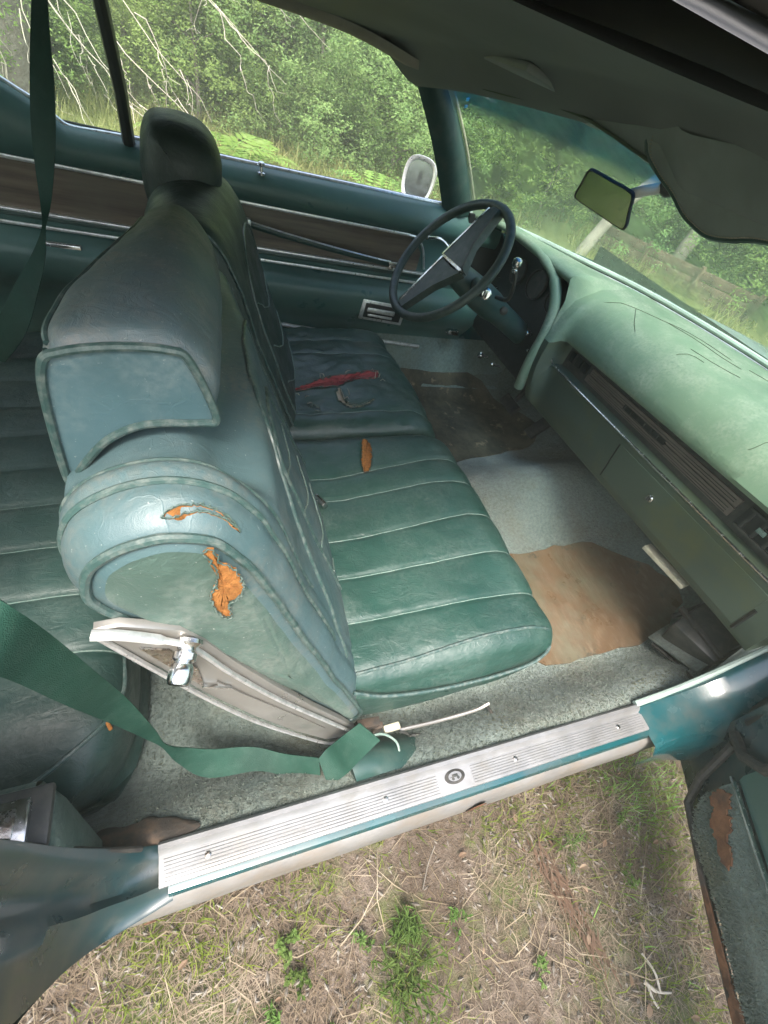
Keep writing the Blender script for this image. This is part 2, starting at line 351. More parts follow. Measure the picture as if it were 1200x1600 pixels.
# ---- floor: carpet sheet
def floor_z(x, y):
    z = .275
    hump = .10 + .06 * smooth(.1, .7, x) ; z += hump * math.exp(-(y / .15) ** 2) * (1 if x > -1.6 else 1)
    for s in (-1, 1):
        edge = .752 if s < 0 else .76
        z += .115 * smooth(.155, .0, edge - s * y)
    z += .62 * max(0, x - .62) * smooth(.62, .75, x)
    z += .012 * noise.noise(V(x * 4, y * 4, 1)) + .004 * noise.noise(V(x * 17, y * 17, 4))
    return z
mb = MB(); NX, NY = 210, 150
rows = []
for i in range(NX + 1):
    x = -1.5 + 2.42 * i / NX; r = []
    for j in range(NY + 1):
        y = -.757 + (.757 + .765) * j / NY
        if j == 0 and x < -.70: y += .055 * smooth(-.70, -.80, x) + .02 * max(0, noise.noise(V(x * 25, 0, 0)))
        r.append(V(x, y, floor_z(x, y)))
    rows.append(r)
mb.loft(rows); carpet = mb.build('carpet', M['carpet'], car, ang=180, label='grey green worn floor carpet')
# pile tufts of the carpet where it lies close to the door
def tufts(area, n, ln, wd, zf, name, mat, parent, kind='stuff', lean=.6, seed=1, ok=None):
    rnd = random.Random(seed); mb = MB(); vs = mb.v; fs = mb.f
    for _ in range(n):
        x = rnd.uniform(area[0], area[1]); y = rnd.uniform(area[2], area[3])
        if ok and not ok(x, y, rnd): continue
        z = zf(x, y); a = rnd.uniform(0, 6.283); l = ln * rnd.uniform(.5, 1.3); k = rnd.uniform(0, lean) * l; b = rnd.uniform(0, 6.283)
        dx, dy = math.cos(a) * wd, math.sin(a) * wd; i = len(vs)
        vs += [V(x - dx, y - dy, z - .001), V(x + dx, y + dy, z - .001), V(x + k * math.cos(b), y + k * math.sin(b), z + l)]; fs.append((i, i + 1, i + 2))
    return mb.build(name, mat, parent, sm=False, kind=kind)
def on_board(x, y):
    q = .03 * noise.noise(V(x * 22, y * 22, 9)); return .18 < x < .70 and -.585 + q < y < -.25 + q
tufts((-.95, .62, -.755, -.28), 30000, .0045, .0020, floor_z, 'carpet_pile', M['pile'], carpet, ok=lambda x, y, r: not on_board(x, y) or r.random() < .02)
# underside and tunnel pan so that the floor has thickness
MB().loft([[V(x, y, .20) for y in (-.80, .82)] for x in (-1.5, .9)]).build('floor_pan', M['rust'], car)

# ---- bare board where the carpet is gone
def patch(name, poly, mat, parent, zf, lift=.004, n=46, wob=.012, label=None):
    # irregular patch following the floor
    c = sum((V(*p) for p in poly), V(0, 0)) / len(poly); ring = resample(spline([V(p[0], p[1], 0) for p in poly], 8 * len(poly), True), n)
    rows = []
    for k in range(9):
        s = k / 8
        rows.append([V(c.x + (p.x - c.x) * s, c.y + (p.y - c.y) * s, 0) for p in ring])
    for p in rows[-1]:
        q = noise.noise(V(p.x * 30, p.y * 30, 2)) * wob; d = (V(p.x, p.y) - c).normalized(); p.x += d.x * q; p.y += d.y * q
    for r in rows:
        for p in r: p.z = zf(p.x, p.y) + lift
    rows.append([V(p.x, p.y, p.z - lift * 1.6) for p in rows[-1]])
    return MB().loft(rows, cu=True).build(name, mat, parent, ang=70, label=label)
patch('floor_board', [(.12, -.235), (.27, -.245), (.40, -.235), (.56, -.235), (.66, -.30), (.72, -.42), (.70, -.54), (.52, -.60), (.34, -.595), (.18, -.60), (.10, -.52)], M['board'], car, floor_z, .005, label='bare brown floorboard in the passenger footwell')
patch('driver_mat', [(.08, .20), (.30, .215), (.50, .25), (.68, .32), (.70, .45), (.60, .66), (.36, .72), (.12, .70)], M['drivermat'], car, floor_z, .006, label='worn mottled brown mat in the driver footwell')

# ---- door sill (passenger side)
sill = MB()
ys = lambda x: -.749 - .017 * (x + .775) / 1.02
def sillrow(x):
    y = ys(x); return [V(x, y + .012, .350), V(x, y + .008, .388), V(x, y, .392), V(x, y - .053, .389), V(x, y - .060, .387), V(x, y - .064, .380), V(x, y - .061, .33), V(x, y - .03, .22)]
sill.loft([sillrow(-.76 + i * 1.16 / 12) for i in range(13)])
sill.build('door_sill', M['paint'], car, label='glossy teal painted door sill')
plate = MB(); yy = [0, -.003, -.006, -.010, -.014, -.050, -.051]
rows = []
prof = [(.006, .380), (.006, .400), (.002, .4055), (-.005, .4055), (-.009, .400), (-.013, .397), (-.047, .3945), (-.0505, .3935), (-.0515, .389)]
for i in range(61):
    x = -.772 + 1.012 * i / 60; y = ys(x); rows.append([V(x, y + a, b + .0006 * noise.noise(V(x * 6, a * 90, 0))) for a, b in prof])
plate.loft(rows, cap=True); sp = plate.build('sill_plate', M['alu'], car, ang=30, label='scuffed silver aluminium sill plate')
rb = MB()
for k in range(7):
    o_ = -.0175 - k * .0046
    for (xa, xb) in ((-.765, -.30), (-.225, .232)):
        n_ = 30; rows = []
        for i in range(n_ + 1):
            x = xa + (xb - xa) * i / n_; y = ys(x) + o_; z = .3945 + (.397 - .3945) * (1 - k / 7); rows.append([V(x, y - .0014, z - .0004), V(x, y, z + .0007), V(x, y + .0014, z - .0004)])
        rb.loft(rows)
rb.build('ribbing', M['alu'], sp, kind='stuff')
rb = MB()   # moulded dashes across the ribs
for k in range(150):
    for (xa, xb) in ((-.760, -.52),):
        x = xa + (xb - xa) * k / 150
        rb.box((x, ys(x) - .028, .3958), (.0006, .021, .0012))
rb.build('cross_ribbing', M['alu'], sp, kind='stuff')
for x in (-.703, -.405, -.122, .159):
    y = ys(x) - .028
    MB().lathe((x, y, .395), (0, 0, 1), [(.0052, 0), (.0048, .0022), (.0028, .0032), (.0001, .003)], 14).build('screw', M['old_chrome'], sp)
# oval maker's emblem: dark ring, light field, small coach
ex, ey = -.262, ys(-.262) - .026
def oval(a, b, z0, z1, mat, name, par, x=ex, y=ey):
    ring = [V(x + a * math.cos(t * math.pi / 20), y + b * math.sin(t * math.pi / 20), z0) for t in range(40)]
    return MB().slab(ring, (0, 0, 1), z1 - z0, .0006).build(name, mat, par)
em = oval(.0215, .0125, .3935, .3975, M['rubber'], 'emblem', sp)
oval(.0145, .0082, .3975, .3982, M['alu'], 'emblem_field', em) if False else None
t_ = MB()
fld = [V(ex + .014 * math.cos(t * math.pi / 20), ey + .008 * math.sin(t * math.pi / 20), .3976) for t in range(40)]
t_.slab(fld, (0, 0, 1), .0006)
em2 = t_.build('emblem_field', M['alu'], sp)
cr = MB(); cr.box((ex, ey + .001, .3987), (.012, .0052, .0012), bev=.0004)
for dx in (-.0055, .0055): cr.lathe((ex + dx, ey - .0035, .3982), (0, 0, 1), [(.0028, 0), (.0028, .0008), (.0016, .0009)], 12)
cr.box((ex - .009, ey - .0005, .3986), (.005, .0008, .0009)); cr.build('emblem_coach', M['dark_trim'], sp)
# a lone rivet hole beside the emblem
MB().lathe((ex + .033, ey - .001, .3945), (0, 0, 1), [(.0022, 0), (.0018, .0012), (.0006, .0004)], 10).build('rivet', M['rubber'], sp)

# bright rocker moulding below
rk = MB(); rows = []
for i in range(41):
    x = -.885 + 1.235 * i / 40; y = ys(x); e = .004 * noise.noise(V(x * 5, 0, 0))
    rows.append([V(x, y - .056, .362), V(x, y - .062, .368), V(x, y - .070, .361), V(x, y - .077, .330 + e), V(x, y - .079 + e * .3, .28), V(x, y - .073, .225), V(x, y - .05, .215)])
rk.loft(rows); rocker = rk.build('rocker_moulding', M['rocker'], car, label='pale scuffed rocker moulding with rust spots')
for (x, zz, s) in ((-.205, .315, .020), (-.80, .25, .010), (.28, .26, .012)):
    y = ys(x) - .0795; ring = [V(x + s * (1 + .5 * noise.noise(V(t, x, 0))) * math.cos(t * .524), y, zz + s * 1.8 * math.sin(t * .524)) for t in range(12)]
    MB().slab(ring, (0, -1, 0), .0012).build('rust_spot', M['rust'], rocker)
# far side sill, rockers and outer body shell
ms = MB(); ms.loft([[V(x, .765, .33), V(x, .772, .40), V(x, .84, .395), V(x, .86, .32), V(x, .84, .2)] for x in (-1.0, -.4, .2, .6)]); ms.build('driver_sill', M['alu'], car)

# ---- rear edge of the door opening (lock pillar)
path = [  # inner edge, crease 1, crease 2, outer edge
    (V(-.745, -.748, .386), V(-.748, -.765, .388), V(-.752, -.795, .387), V(-.755, -.818, .376)),
    (V(-.785, -.744, .402), V(-.790, -.764, .402), V(-.796, -.800, .398), V(-.80, -.828, .376)),
    (V(-.815, -.742, .440), V(-.825, -.764, .436), V(-.833, -.803, .425), V(-.842, -.838, .388)),
    (V(-.838, -.742, .500), V(-.850, -.764, .490), V(-.858, -.808, .470), V(-.868, -.852, .440)),
    (V(-.855, -.744, .580), V(-.868, -.766, .570), V(-.876, -.812, .550), V(-.880, -.872, .520)),
    (V(-.868, -.746, .680), V(-.882, -.768, .675), V(-.889, -.816, .665), V(-.890, -.895, .640)),
    (V(-.880, -.750, .800), V(-.893, -.772, .800), V(-.900, -.820, .790), V(-.898, -.905, .780)),
    (V(-.900, -.740, .955), V(-.908, -.765, .955), V(-.914, -.800, .955), V(-.918, -.860, .950))]
rows = []
for k in range(len(path)):
    a, b, c, d = path[k]
    rows.append([a + V(-.03, -.002, -.002), a, lerp(a, b, .55) + V(.004, 0, .003), b, lerp(b, c, .25) + V(-.008, 0, -.006), lerp(b, c, .75) + V(-.008, 0, -.006), c + V(.002, 0, .002), lerp(c, d, .4) + V(-.004, 0, -.002), d + V(0, .006, 0), d, d + V(-.03, -.006, -.01), d + V(-.12, -.012, -.02)])
cols = [spline([r[j] for r in rows], 56) for j in range(len(rows[0]))]
rows = [[cols[j][i] for j in range(len(cols))] for i in range(len(cols[0]))]
MB().loft(rows).build('lock_pillar', M['jamb'], car, ang=60, label='dirty dark teal lock pillar curving up behind the sill')
ws_ = [(V(-.79, -.740, .412), .006), (V(-.822, -.737, .455), .006), (V(-.846, -.736, .52), .006), (V(-.862, -.738, .60), .006), (V(-.876, -.742, .72), .006), (V(-.890, -.742, .84), .006), (V(-.906, -.733, .95), .006)]
MB().tube(spline([p + V(-.004, -.006, 0) for p, _ in ws_], 50), .0042, 8).build('door_weatherstrip', M['rubber'], car)
# quarter panel outside, rear wheel arch side
q = MB(); rows = []
for i in range(12):
    x = -.90 - i * .14; rows.append([V(x, -.862, .955 - .004 * i), V(x, -.90, .92), V(x, -.93, .80), V(x, -.925, .64), V(x, -.88, .48), V(x, -.855, .36), V(x, -.84, .22)])
q.loft(rows); q.build('quarter_panel', M['paint'], car)
q = MB(); rows = []
for i in range(27):
    x = 1.9 - i * .165; rows.append([V(x, .862, .94 if x < .4 else lerp(.90, .66, smooth(.4, 2.5, x))), V(x, .93, .80 if x < .4 else .70), V(x, .925, .62), V(x, .88, .46), V(x, .85, .22)])
q.loft(rows); q.build('driver_body_side', M['paint'], car)
# rust and bare metal where the carpet has come away at the rear of the sill
patch('bare_rusty_metal', [(-.875, -.705), (-.80, -.700), (-.745, -.712), (-.72, -.738), (-.78, -.748), (-.85, -.742), (-.90, -.72)], M['bare'], car, lambda x, y: floor_z(x, min(y, -.70)) - .006, .011, 70, .022)

# ---- front end of the opening: hinge pillar, kick panel, cowl side
hp = MB(); rows = []
secs = [(.235, 0), (.32, .02), (.40, .05), (.46, .10), (.52, .20), (.56, .34), (.585, .55)]
for x, up in secs:
    y = ys(x); k = smooth(.25, .5, x)
    rows.append([V(x, y + .010, .350 + up), V(x, y + .006, .394 + up), V(x, y - .004, .400 + up), V(x, y - .03, .392 + up * .96), V(x, y - .062, .386 + up * .90), V(x + .01, y - .085, .375 + up * .85), V(x + .02, y - .10 - .03 * k, .34 + up * .8), V(x + .03, y - .10 - .05 * k, .24 + up * .6)])
cols = [spline([r[j] for r in rows], 40) for j in range(8)]
MB().loft([[cols[j][i] for j in range(8)] for i in range(len(cols[0]))]).build('hinge_pillar', M['paint'], car, label='teal painted hinge pillar at the front of the sill')
MB().tube(spline([(.235, ys(.235) + .005, .402), (.36, ys(.36) + .008, .428), (.46, -.758, .492), (.54, -.757, .61), (.57, -.757, .78), (.58, -.757, .93)], 40), .0075, 8).build('front_weatherstrip', M['reveal'], car)
hg = MB(); hg.box((.475, -.872, .50), (.10, .045, .07), Matrix.Rotation(R(20), 3, 'Z'), .008); hg.box((.455, -.90, .50), (.02, .07, .02), bev=.004)
hg.lathe((.49, -.885, .45), (0, 0, 1), [(.012, 0), (.012, .10), (.006, .104)], 14); hg.lathe((.452, -.862, .535), (-1, -.3, .2), [(.009, 0), (.009, .006), (.005, .009)], 6)
hg.build('door_hinge', M['black'], car)
MB().tube(spline([(.42, -.82, .36), (.46, -.85, .30), (.50, -.93, .26)], 20), .012, 8).build('check_strap', M['rubber'], car)
# kick panel and small dark duct box under the dash
kp = MB(); kp.loft([[V(x, y, z) for x, y, z in r] for r in [[(.50, -.752, .34), (.62, -.748, .36), (.80, -.74, .44)], [(.49, -.745, .45), (.62, -.735, .46), (.80, -.725, .55)], [(.47, -.735, .58), (.62, -.725, .60), (.80, -.71, .70)]]])
kp.build('kick_panel', M['carpet'], car)
dk = MB(); dk.box((.60, -.655, .40), (.17, .13, .15), Matrix.Rotation(R(-22), 3, 'Y') @ Matrix.Rotation(R(12), 3, 'Z'), .012)
dkb = dk.build('vent_box', M['dark_trim'], car, label='dark grey air duct box in the front corner of the footwell')
fr = MB()
for (c, d) in (((.525, -.655, .452), (.014, .15, .016)), ((.61, -.585, .44), (.17, .012, .016)), ((.60, -.725, .47), (.17, .012, .016))): fr.box(c, d, Matrix.Rotation(R(-22), 3, 'Y'), .004)
fr.build('duct_rim', M['rubber'], dkb)
MB().slab([(.49, -.735, .392), (.50, -.60, .322), (.575, -.585, .345), (.56, -.72, .43)], (-.3, .1, 1), .008, .002).build('loose_carpet_flap', M['carpet'], car)
st = MB(); st.tube(spline([(.45, -.752, .405), (.50, -.70, .352), (.505, -.62, .318)], 16), .006, 6); st.build('flap_edging', M['rubber'], car)
# firewall / toe board so nothing shows through
MB().loft([[V(.92, y, z) for z in (.2, .6, .93)] for y in (-.76, 0, .78)]).build('firewall', M['rubber'], car)

# ============================================================ seats
def dent_of(poly):
    return (poly, min(p[0] for p in poly) - .006, max(p[0] for p in poly) + .006, min(p[1] for p in poly) - .006, max(p[1] for p in poly) + .006)
def dent_at(ds, x, y, depth=.010, edge=.004):
    for poly, x0, x1, y0, y1 in ds:
        if not (x0 < x < x1 and y0 < y < y1): continue
        ins = False; dm = 9; n = len(poly)
        for i in range(n):
            ax, ay = poly[i]; bx, by = poly[(i + 1) % n]
            if (ay > y) != (by > y) and x < (bx - ax) * (y - ay) / (by - ay) + ax: ins = not ins
            L2 = (bx - ax) ** 2 + (by - ay) ** 2; t = max(0, min(1, ((x - ax) * (bx - ax) + (y - ay) * (by - ay)) / L2)) if L2 else 0
            dm = min(dm, math.hypot(x - ax - t * (bx - ax), y - ay - t * (by - ay)))
        if ins: return depth * min(1, dm / edge)
    return 0
class Form:
    """closed side profile (x,z) swept across the car, with pleats, crown and soft ends"""
    def __init__(s, prof, y0, y1, seams=(), pleat=.006, groove=.005, crown=.01, n=150, soft=.03, mask=None, seam_shift=None, wav=.0025, cap_in=.02, shift=None, rings=(), warp=None, dents=()):
        s.rings, s.warp, s.dents = rings, warp, [dent_of(d) for d in dents]
        s.p = resample(spline([V(x, 0, z) for x, z in prof], 12 * len(prof), True), n); s.n = n
        c = sum(s.p, Vector()) / n; s.c = c
        area = sum((s.p[i].x * s.p[(i + 1) % n].z - s.p[(i + 1) % n].x * s.p[i].z) for i in range(n)); sg = 1 if area > 0 else -1
        s.nr = []
        for i in range(n):
            t = (s.p[(i + 1) % n] - s.p[(i - 1) % n]).normalized(); s.nr.append(V(t.z * sg, 0, -t.x * sg))
        s.y0, s.y1, s.seams, s.pleat, s.groove, s.crown, s.soft = y0, y1, list(seams), pleat, groove, crown, soft
        s.mask = mask or (lambda k, x, z: 1.0); s.ss = seam_shift or (lambda q, x: q); s.wav = wav; s.cap_in = cap_in; s.shift = shift or (lambda y: V(0, 0, 0))
    def off(s, y, k):
        p = s.p[k]; m = s.mask(k, p.x, p.z); W = s.y1 - s.y0; u = (y - s.y0) / W
        o = s.crown * max(0, math.sin(math.pi * max(0, min(1, u)))) ** .7 if 0 < u < 1 else 0
        e = min(y - s.y0, s.y1 - y)
        if e < s.soft: t = 1 - max(0, e) / s.soft; o -= s.cap_in * (1 - math.sqrt(max(0, 1 - t * t)))
        for v in s.rings: o -= .0028 * math.exp(-((y - v) / .006) ** 2)
        if m > 0 and s.seams:
            q = [s.ss(v, p.x) for v in s.seams]; al = [s.y0] + q + [s.y1]
            for v in q: o -= m * s.groove * math.exp(-((y - v) / .0055) ** 2)
            for a, b in zip(al, al[1:]):
                if a <= y <= b and b > a: o += m * s.pleat * max(0, math.sin(math.pi * (y - a) / (b - a))) ** .8
        return o
    def pt(s, y, k, lift=0):
        k = k % s.n; p = s.p[k]; w_ = s.wav * noise.noise(V(p.x * 9, y * 9, p.z * 9)) + s.wav * .35 * noise.noise(V(p.x * 35, y * 35, p.z * 35))
        q = p + s.nr[k] * (s.off(y, k) + w_ + lift); q.y = y
        if s.warp: q = s.warp(q)
        return q + s.shift(y)
    def build(s, name, mat, parent, step=.006, label=None, bulge=.012, caps=True, cap_mat=None):
        m = max(8, int((s.y1 - s.y0) / step)); rows = [[s.pt(lerp(s.y0, s.y1, i / m), k, -dent_at(s.dents, s.p[k].x, lerp(s.y0, s.y1, i / m)) if s.dents and s.nr[k].z > .3 else 0) for k in range(s.n)] for i in range(m + 1)]
        mb = MB().loft(rows, cu=True); o = mb.build(name, mat, parent, label=label, ang=180)
        if caps:
            for sgn, r in ((-1, rows[0]), (1, rows[-1])):
                s.capmesh(r, sgn, bulge, cap_mat or mat, o)
        s.rows = rows; s.obj = o; return o
    def capmesh(s, r, sgn, bulge, mat, parent, name='side_panel'):
        if bulge == 0:
            q = [V(p.x, p.y + sgn * .0012, p.z) for p in r]; return MB().add(q, [tuple(range(len(q)))]).build(name, mat, parent, sm=False)
        c = sum(r, Vector()) / len(r); rr = []
        for q in range(9):
            t = q / 8; f = 1 - t * .98
            row = []
            for p in r:
                v = c + (p - c) * f; v.y = p.y + sgn * (bulge * (1 - (1 - t) ** 2.5 if t < 1 else 1) ) + .002 * noise.noise(V(p.x * 30 * f, 1, p.z * 30 * f)) * (t > 0); row.append(v)
            rr.append(row)
        return MB().loft(rr, cu=True, cap=False).build(name, mat, parent, ang=180)
    def kx(s, x=None, z=None, side=None):      # profile index nearest to a point
        return min(range(s.n), key=lambda k: (0 if x is None else (s.p[k].x - x) ** 2) + (0 if z is None else (s.p[k].z - z) ** 2) + (0 if side is None else (0 if s.nr[k].dot(side) > .05 else 9)))
    def seam_tube(s, y, ka, kb, mat, parent, r=.0016, name='seam', lift=.0):
        n = (kb - ka) % s.n; pts = [s.pt(s.ss(y, s.p[(ka + i) % s.n].x), ka + i, lift) for i in range(0, n + 1)]
        return MB().tube(pts, r, 6).build(name, mat, parent)
    def edge_piping(s, y, mat, parent, r=.0035, lift=.001, name='piping', rng=None):
        ks = range(s.n) if rng is None else range(rng[0], rng[0] + (rng[1] - rng[0]) % s.n + 1)
        return MB().tube([s.pt(y, k, lift) for k in ks], r, 8, closed=rng is None).build(name, mat, parent)
    def front_curve(s, yz, mat, parent, r=.003, name='piping', side=V(1, 0, 0), lift=.001, closed=False, flat=1.0):
        pts = []
        for y, z in [(p.x, p.y) for p in spline([V(a, b, 0) for a, b in yz], 10 * len(yz), closed)]:
            k = s.kx(z=z, side=side); pts.append(s.pt(y, k, lift))
        sm_ = [pts[0]] + [(pts[i - 1] + pts[i] * 2 + pts[i + 1]) / 4 for i in range(1, len(pts) - 1)] + [pts[-1]]
        return MB().tube(sm_, r, 7, flat=flat).build(name, mat, parent)
def tear(surf, outline, mat, parent, name='torn_foam', lift=.0012, lip=None, n=None, seed=0, depth=.0, label=None, lipr=.0007, sink=.0055):
    """torn opening: ragged foam patch laid on a surface function surf(u,v,lift) with curled lips round it"""
    rnd = random.Random(seed); P = [V(a, b, 0) for a, b in outline]; ring = resample(spline(P, 6 * len(P), True), n or 7 * len(P))
    size = max((p - P[0]).length for p in P)
    for p in ring: p += V(rnd.uniform(-1, 1), rnd.uniform(-1, 1), 0) * size * .012
    c = sum(ring, Vector()) / len(ring); rows = []
    for k in range(7):
        f = k / 6; rows.append([surf(c.x + (p.x - c.x) * f, c.y + (p.y - c.y) * f, lerp(-sink, lift * .4, f ** 4) + (0 if k in (0, 6) else rnd.uniform(-.0003, .0004))) for p in ring])
    o = MB().loft(rows, cu=True).build(name, mat, parent, ang=180, label=label)
    if lip:
        pts = [surf(p.x, p.y, lift * .9 + rnd.uniform(0, .0016)) for p in ring]; MB().tube(pts, [lipr * rnd.uniform(.5, 1.3) for _ in pts], 6, closed=True).build('torn_edge', lip, o)
        fl = MB(); m_ = len(ring)      # curled flaps of vinyl round the hole
        for i in range(0, m_, 2):
            if rnd.random() < .35: continue
            p, q = ring[i], ring[(i + 2) % m_]; mid = (p + q) / 2; inw = (c - mid).normalized() * rnd.uniform(.002, .006) * rnd.choice((1, 1, -.8))
            a0, b0 = surf(p.x, p.y, lift * .5), surf(q.x, q.y, lift * .5); t0 = surf(mid.x + inw.x * .5, mid.y + inw.y * .5, lift + .0025); t1 = surf(mid.x + inw.x, mid.y + inw.y, lift + rnd.uniform(.001, .005))
            j = len(fl.v); fl.v += [a0, b0, lerp(b0, t0, .9), lerp(a0, t0, .9), t1]; fl.f += [(j, j + 1, j + 2, j + 3), (j + 3, j + 2, j + 4)]
        if fl.f: fl.build('vinyl_flap', lip, o, sm=False, kind='stuff')
    return o

T3 = [(-.702, -.634), (-.694, -.628), (-.678, -.6245), (-.66, -.6255), (-.645, -.631), (-.66, -.629), (-.68, -.6295), (-.694, -.634)]
T1 = [(-.262, -.012), (-.258, -.035), (-.262, -.07), (-.274, -.105), (-.292, -.138), (-.302, -.135), (-.299, -.10), (-.288, -.062), (-.278, -.028), (-.270, -.012)]
T2 = [(-.42, .205), (-.37, .232), (-.30, .262), (-.22, .280), (-.15, .300), (-.115, .300), (-.135, .268), (-.18, .262), (-.22, .248), (-.27, .215), (-.31, .212), (-.36, .215)]
T4 = [(-.268, .205), (-.266, .17), (-.262, .142), (-.235, .130), (-.205, .138), (-.180, .152), (-.195, .134), (-.225, .120), (-.258, .120), (-.277, .145), (-.284, .172), (-.278, .195)]
# ---- passenger seat cushion
cprof = [(-.50, .44), (-.50, .54), (-.46, .565), (-.36, .568), (-.24, .577), (-.13, .583), (-.06, .577), (-.015, .555), (.006, .515), (.002, .465), (-.02, .425), (-.08, .400), (-.30, .375), (-.46, .385)]
top_mask = lambda k, x, z: smooth(.46, .52, z)
shift_in = {-.52: 0, -.425: .014, -.333: .038, -.218: .036, -.146: .050}
def sshift(q, x):
    d = shift_in.get(q, 0); return q + d * smooth(-.45, 0, x)
C1 = Form(cprof, -.636, .024, seams=(-.52, -.425, -.333, -.218, -.146), pleat=.0032, groove=.0030, crown=.010, n=170, soft=.055, mask=top_mask, seam_shift=sshift, cap_in=.030, wav=.0045, dents=[T1])
c1 = C1.build('passenger_cushion', M['cushion'], car, step=.0045, label='green vinyl passenger seat cushion with lengthwise pleats', bulge=.016)
ka = C1.kx(-.47, .562); kb = C1.kx(.004, .50)
if (kb - ka) % C1.n > C1.n / 2: ka, kb = kb, ka
for y in (-.52, -.425, -.333, -.218, -.146): C1.seam_tube(y, ka, kb, M['stitch'], c1, .0013)
def top_seam(F, pts, mat, parent, r=.0028, name='piping', lift=.001):   # (x,y) points on the top
    o_ = []
    for p in spline([V(a, b, 0) for a, b in pts], 9 * len(pts)):
        k = F.kx(x=p.x, side=V(0, 0, 1)); o_.append(F.pt(p.y, k, lift))
    return MB().tube(o_, r, 7).build(name, mat, parent)
top_seam(C1, [(-.455, -.612), (-.35, -.608), (-.22, -.600), (-.10, -.600), (-.03, -.606)], M['piping'], c1, .0032)
# lower piping along the near side of the cushion, with the lens shaped boxing between
lp = [(-.46, -.640, .560), (-.40, -.650, .538), (-.30, -.655, .520), (-.18, -.656, .516), (-.08, -.652, .524), (-.035, -.640, .534), (-.022, -.630, .540)]
MB().tube(spline(lp, 60), .0034, 8).build('piping', M['piping'], c1)
MB().tube(spline([(-.012, -.606, .572), (.006, -.605, .556), (.012, -.55, .548)], 14), .003, 8)
# metal seat base and side shield below the cushion
sb_ = MB(); sb_.box((-.24, -.30, .335), (.42, .60, .07), bev=.01); sb_.build('seat_base', M['rubber'], car)
for y in (-.585, -.06): MB().box((-.24, y, .300), (.50, .03, .035), bev=.004).build('seat_track', M['old_chrome'], car)

def on_top(F):
    def f(x, y, lift):
        return F.pt(y, F.kx(x=x, side=V(0, 0, 1)), lift)
    return f
def finek(F):      # continuous interpolation over the top for tears
    def f(x, y, lift):
        k = F.kx(x=x, side=V(0, 0, 1)); a = F.pt(y, k, lift); b = F.pt(y, k + 1, lift); c = F.pt(y, k - 1, lift)
        for q in (b, c):
            if (a.x - x) * (q.x - x) <= 0 and abs(q.x - a.x) > 1e-5: return lerp(a, q, (x - a.x) / (q.x - a.x))
        return a
    return f
tear(finek(C1), T1, M['foam'], c1, 'torn_foam', .0015, M['cushion'], seed=3, label='narrow tear showing orange foam')
mb = MB()
def cap_lens():
    pass
# belt buckle end peeping out at the bite
bk = MB(); bk.box((-.432, -.232, .592), (.012, .034, .024), Matrix.Rotation(R(25), 3, 'Z') @ Matrix.Rotation(R(-30), 3, 'Y'), .004)
bk.build('buckle_tongue', M['chrome'], c1)

# ---- driver seat cushion
def sh2(y): return V(0, 0, -.012 * smooth(.30, .62, y))
C2 = Form(cprof, .034, .62, seams=(.105, .41, .51), pleat=.004, groove=.003, crown=.006, n=170, soft=.05, mask=top_mask, cap_in=.032, wav=.010, dents=[T2, T4], shift=lambda y: V(-.012, 0, .004) + sh2(y))
c2 = C2.build('driver_cushion', M['cushion'], car, step=.0045, label='green vinyl driver seat cushion with long red tear', bulge=.014)
ka2 = C2.kx(-.47, .562); kb2 = C2.kx(.004, .50)
if (kb2 - ka2) % C2.n > C2.n / 2: ka2, kb2 = kb2, ka2
for y in (.105, .41, .51): C2.seam_tube(y, ka2, kb2, M['stitch'], c2)
tear(finek(C2), T2, M['foam_red'], c2, 'torn_red_padding', .0018, M['cushion'], seed=5, label='long ragged tear showing red backing')
tear(finek(C2), T4, M['thread'], c2, 'torn_backing', .0016, M['cushion'], seed=8)
tear(finek(C2), [(-.375, .150), (-.362, .128), (-.350, .112), (-.343, .118), (-.350, .138), (-.362, .158)], M['thread'], c2, 'torn_backing', .0016, M['cushion'], seed=9)
rnd = random.Random(4); tb = MB(); ft = finek(C2)
for (x, y) in [(-.31, .262), (-.30, .268), (-.235, .282), (-.23, .286), (-.145, .305), (-.12, .29), (-.125, .268), (-.14, .262), (-.37, .18), (-.26, .16), (-.25, .175), (-.265, .14), (-.13, .252), (-.385, .19)]:
    p = ft(x, y, .001); a = rnd.uniform(0, 6.28); tb.tube([p, p + V(math.cos(a) * .006, math.sin(a) * .006, .008), p + V(math.cos(a) * .016, math.sin(a) * .016, .010 + rnd.uniform(-.006, .006))], [.0013, .0011, .0005], 5)
tb.build('loose_threads', M['thread'], c2, kind='stuff')

# ---- seat backs
bprof = [(-.415, .455), (-.440, .53), (-.470, .60), (-.502, .675), (-.532, .745), (-.562, .815), (-.585, .875), (-.607, .935), (-.632, .990), (-.664, 1.026), (-.704, 1.036), (-.742, 1.024), (-.768, .996), (-.774, .955), (-.755, .912), (-.715, .855), (-.670, .775), (-.620, .69), (-.565, .60), (-.505, .50), (-.462, .425), (-.43, .42)]
fmask = lambda k, x, z: smooth(.50, .62, z) * (1 if z < .93 else smooth(1.03, .93, z))
def bwarp(q):
    k = smooth(-.59, -.525, q.y) * smooth(.945, 1.03, q.z); return V(q.x - .020 * k * smooth(-.70, -.63, q.x), q.y, q.z - .050 * k)
B1 = Form(bprof, -.648, .034, warp=bwarp, seams=(), rings=(-.603, -.572), dents=[T3],  crown=.022, n=190, soft=.045, cap_in=.026, wav=.004)
b1 = B1.build('passenger_seat_back', M['seatback'], car, step=.006, label='faded blue green passenger seat back with torn side', bulge=.010, cap_mat=M['side_vinyl'])
B1.edge_piping(-.645, M['piping'], b1, .0042, .003)
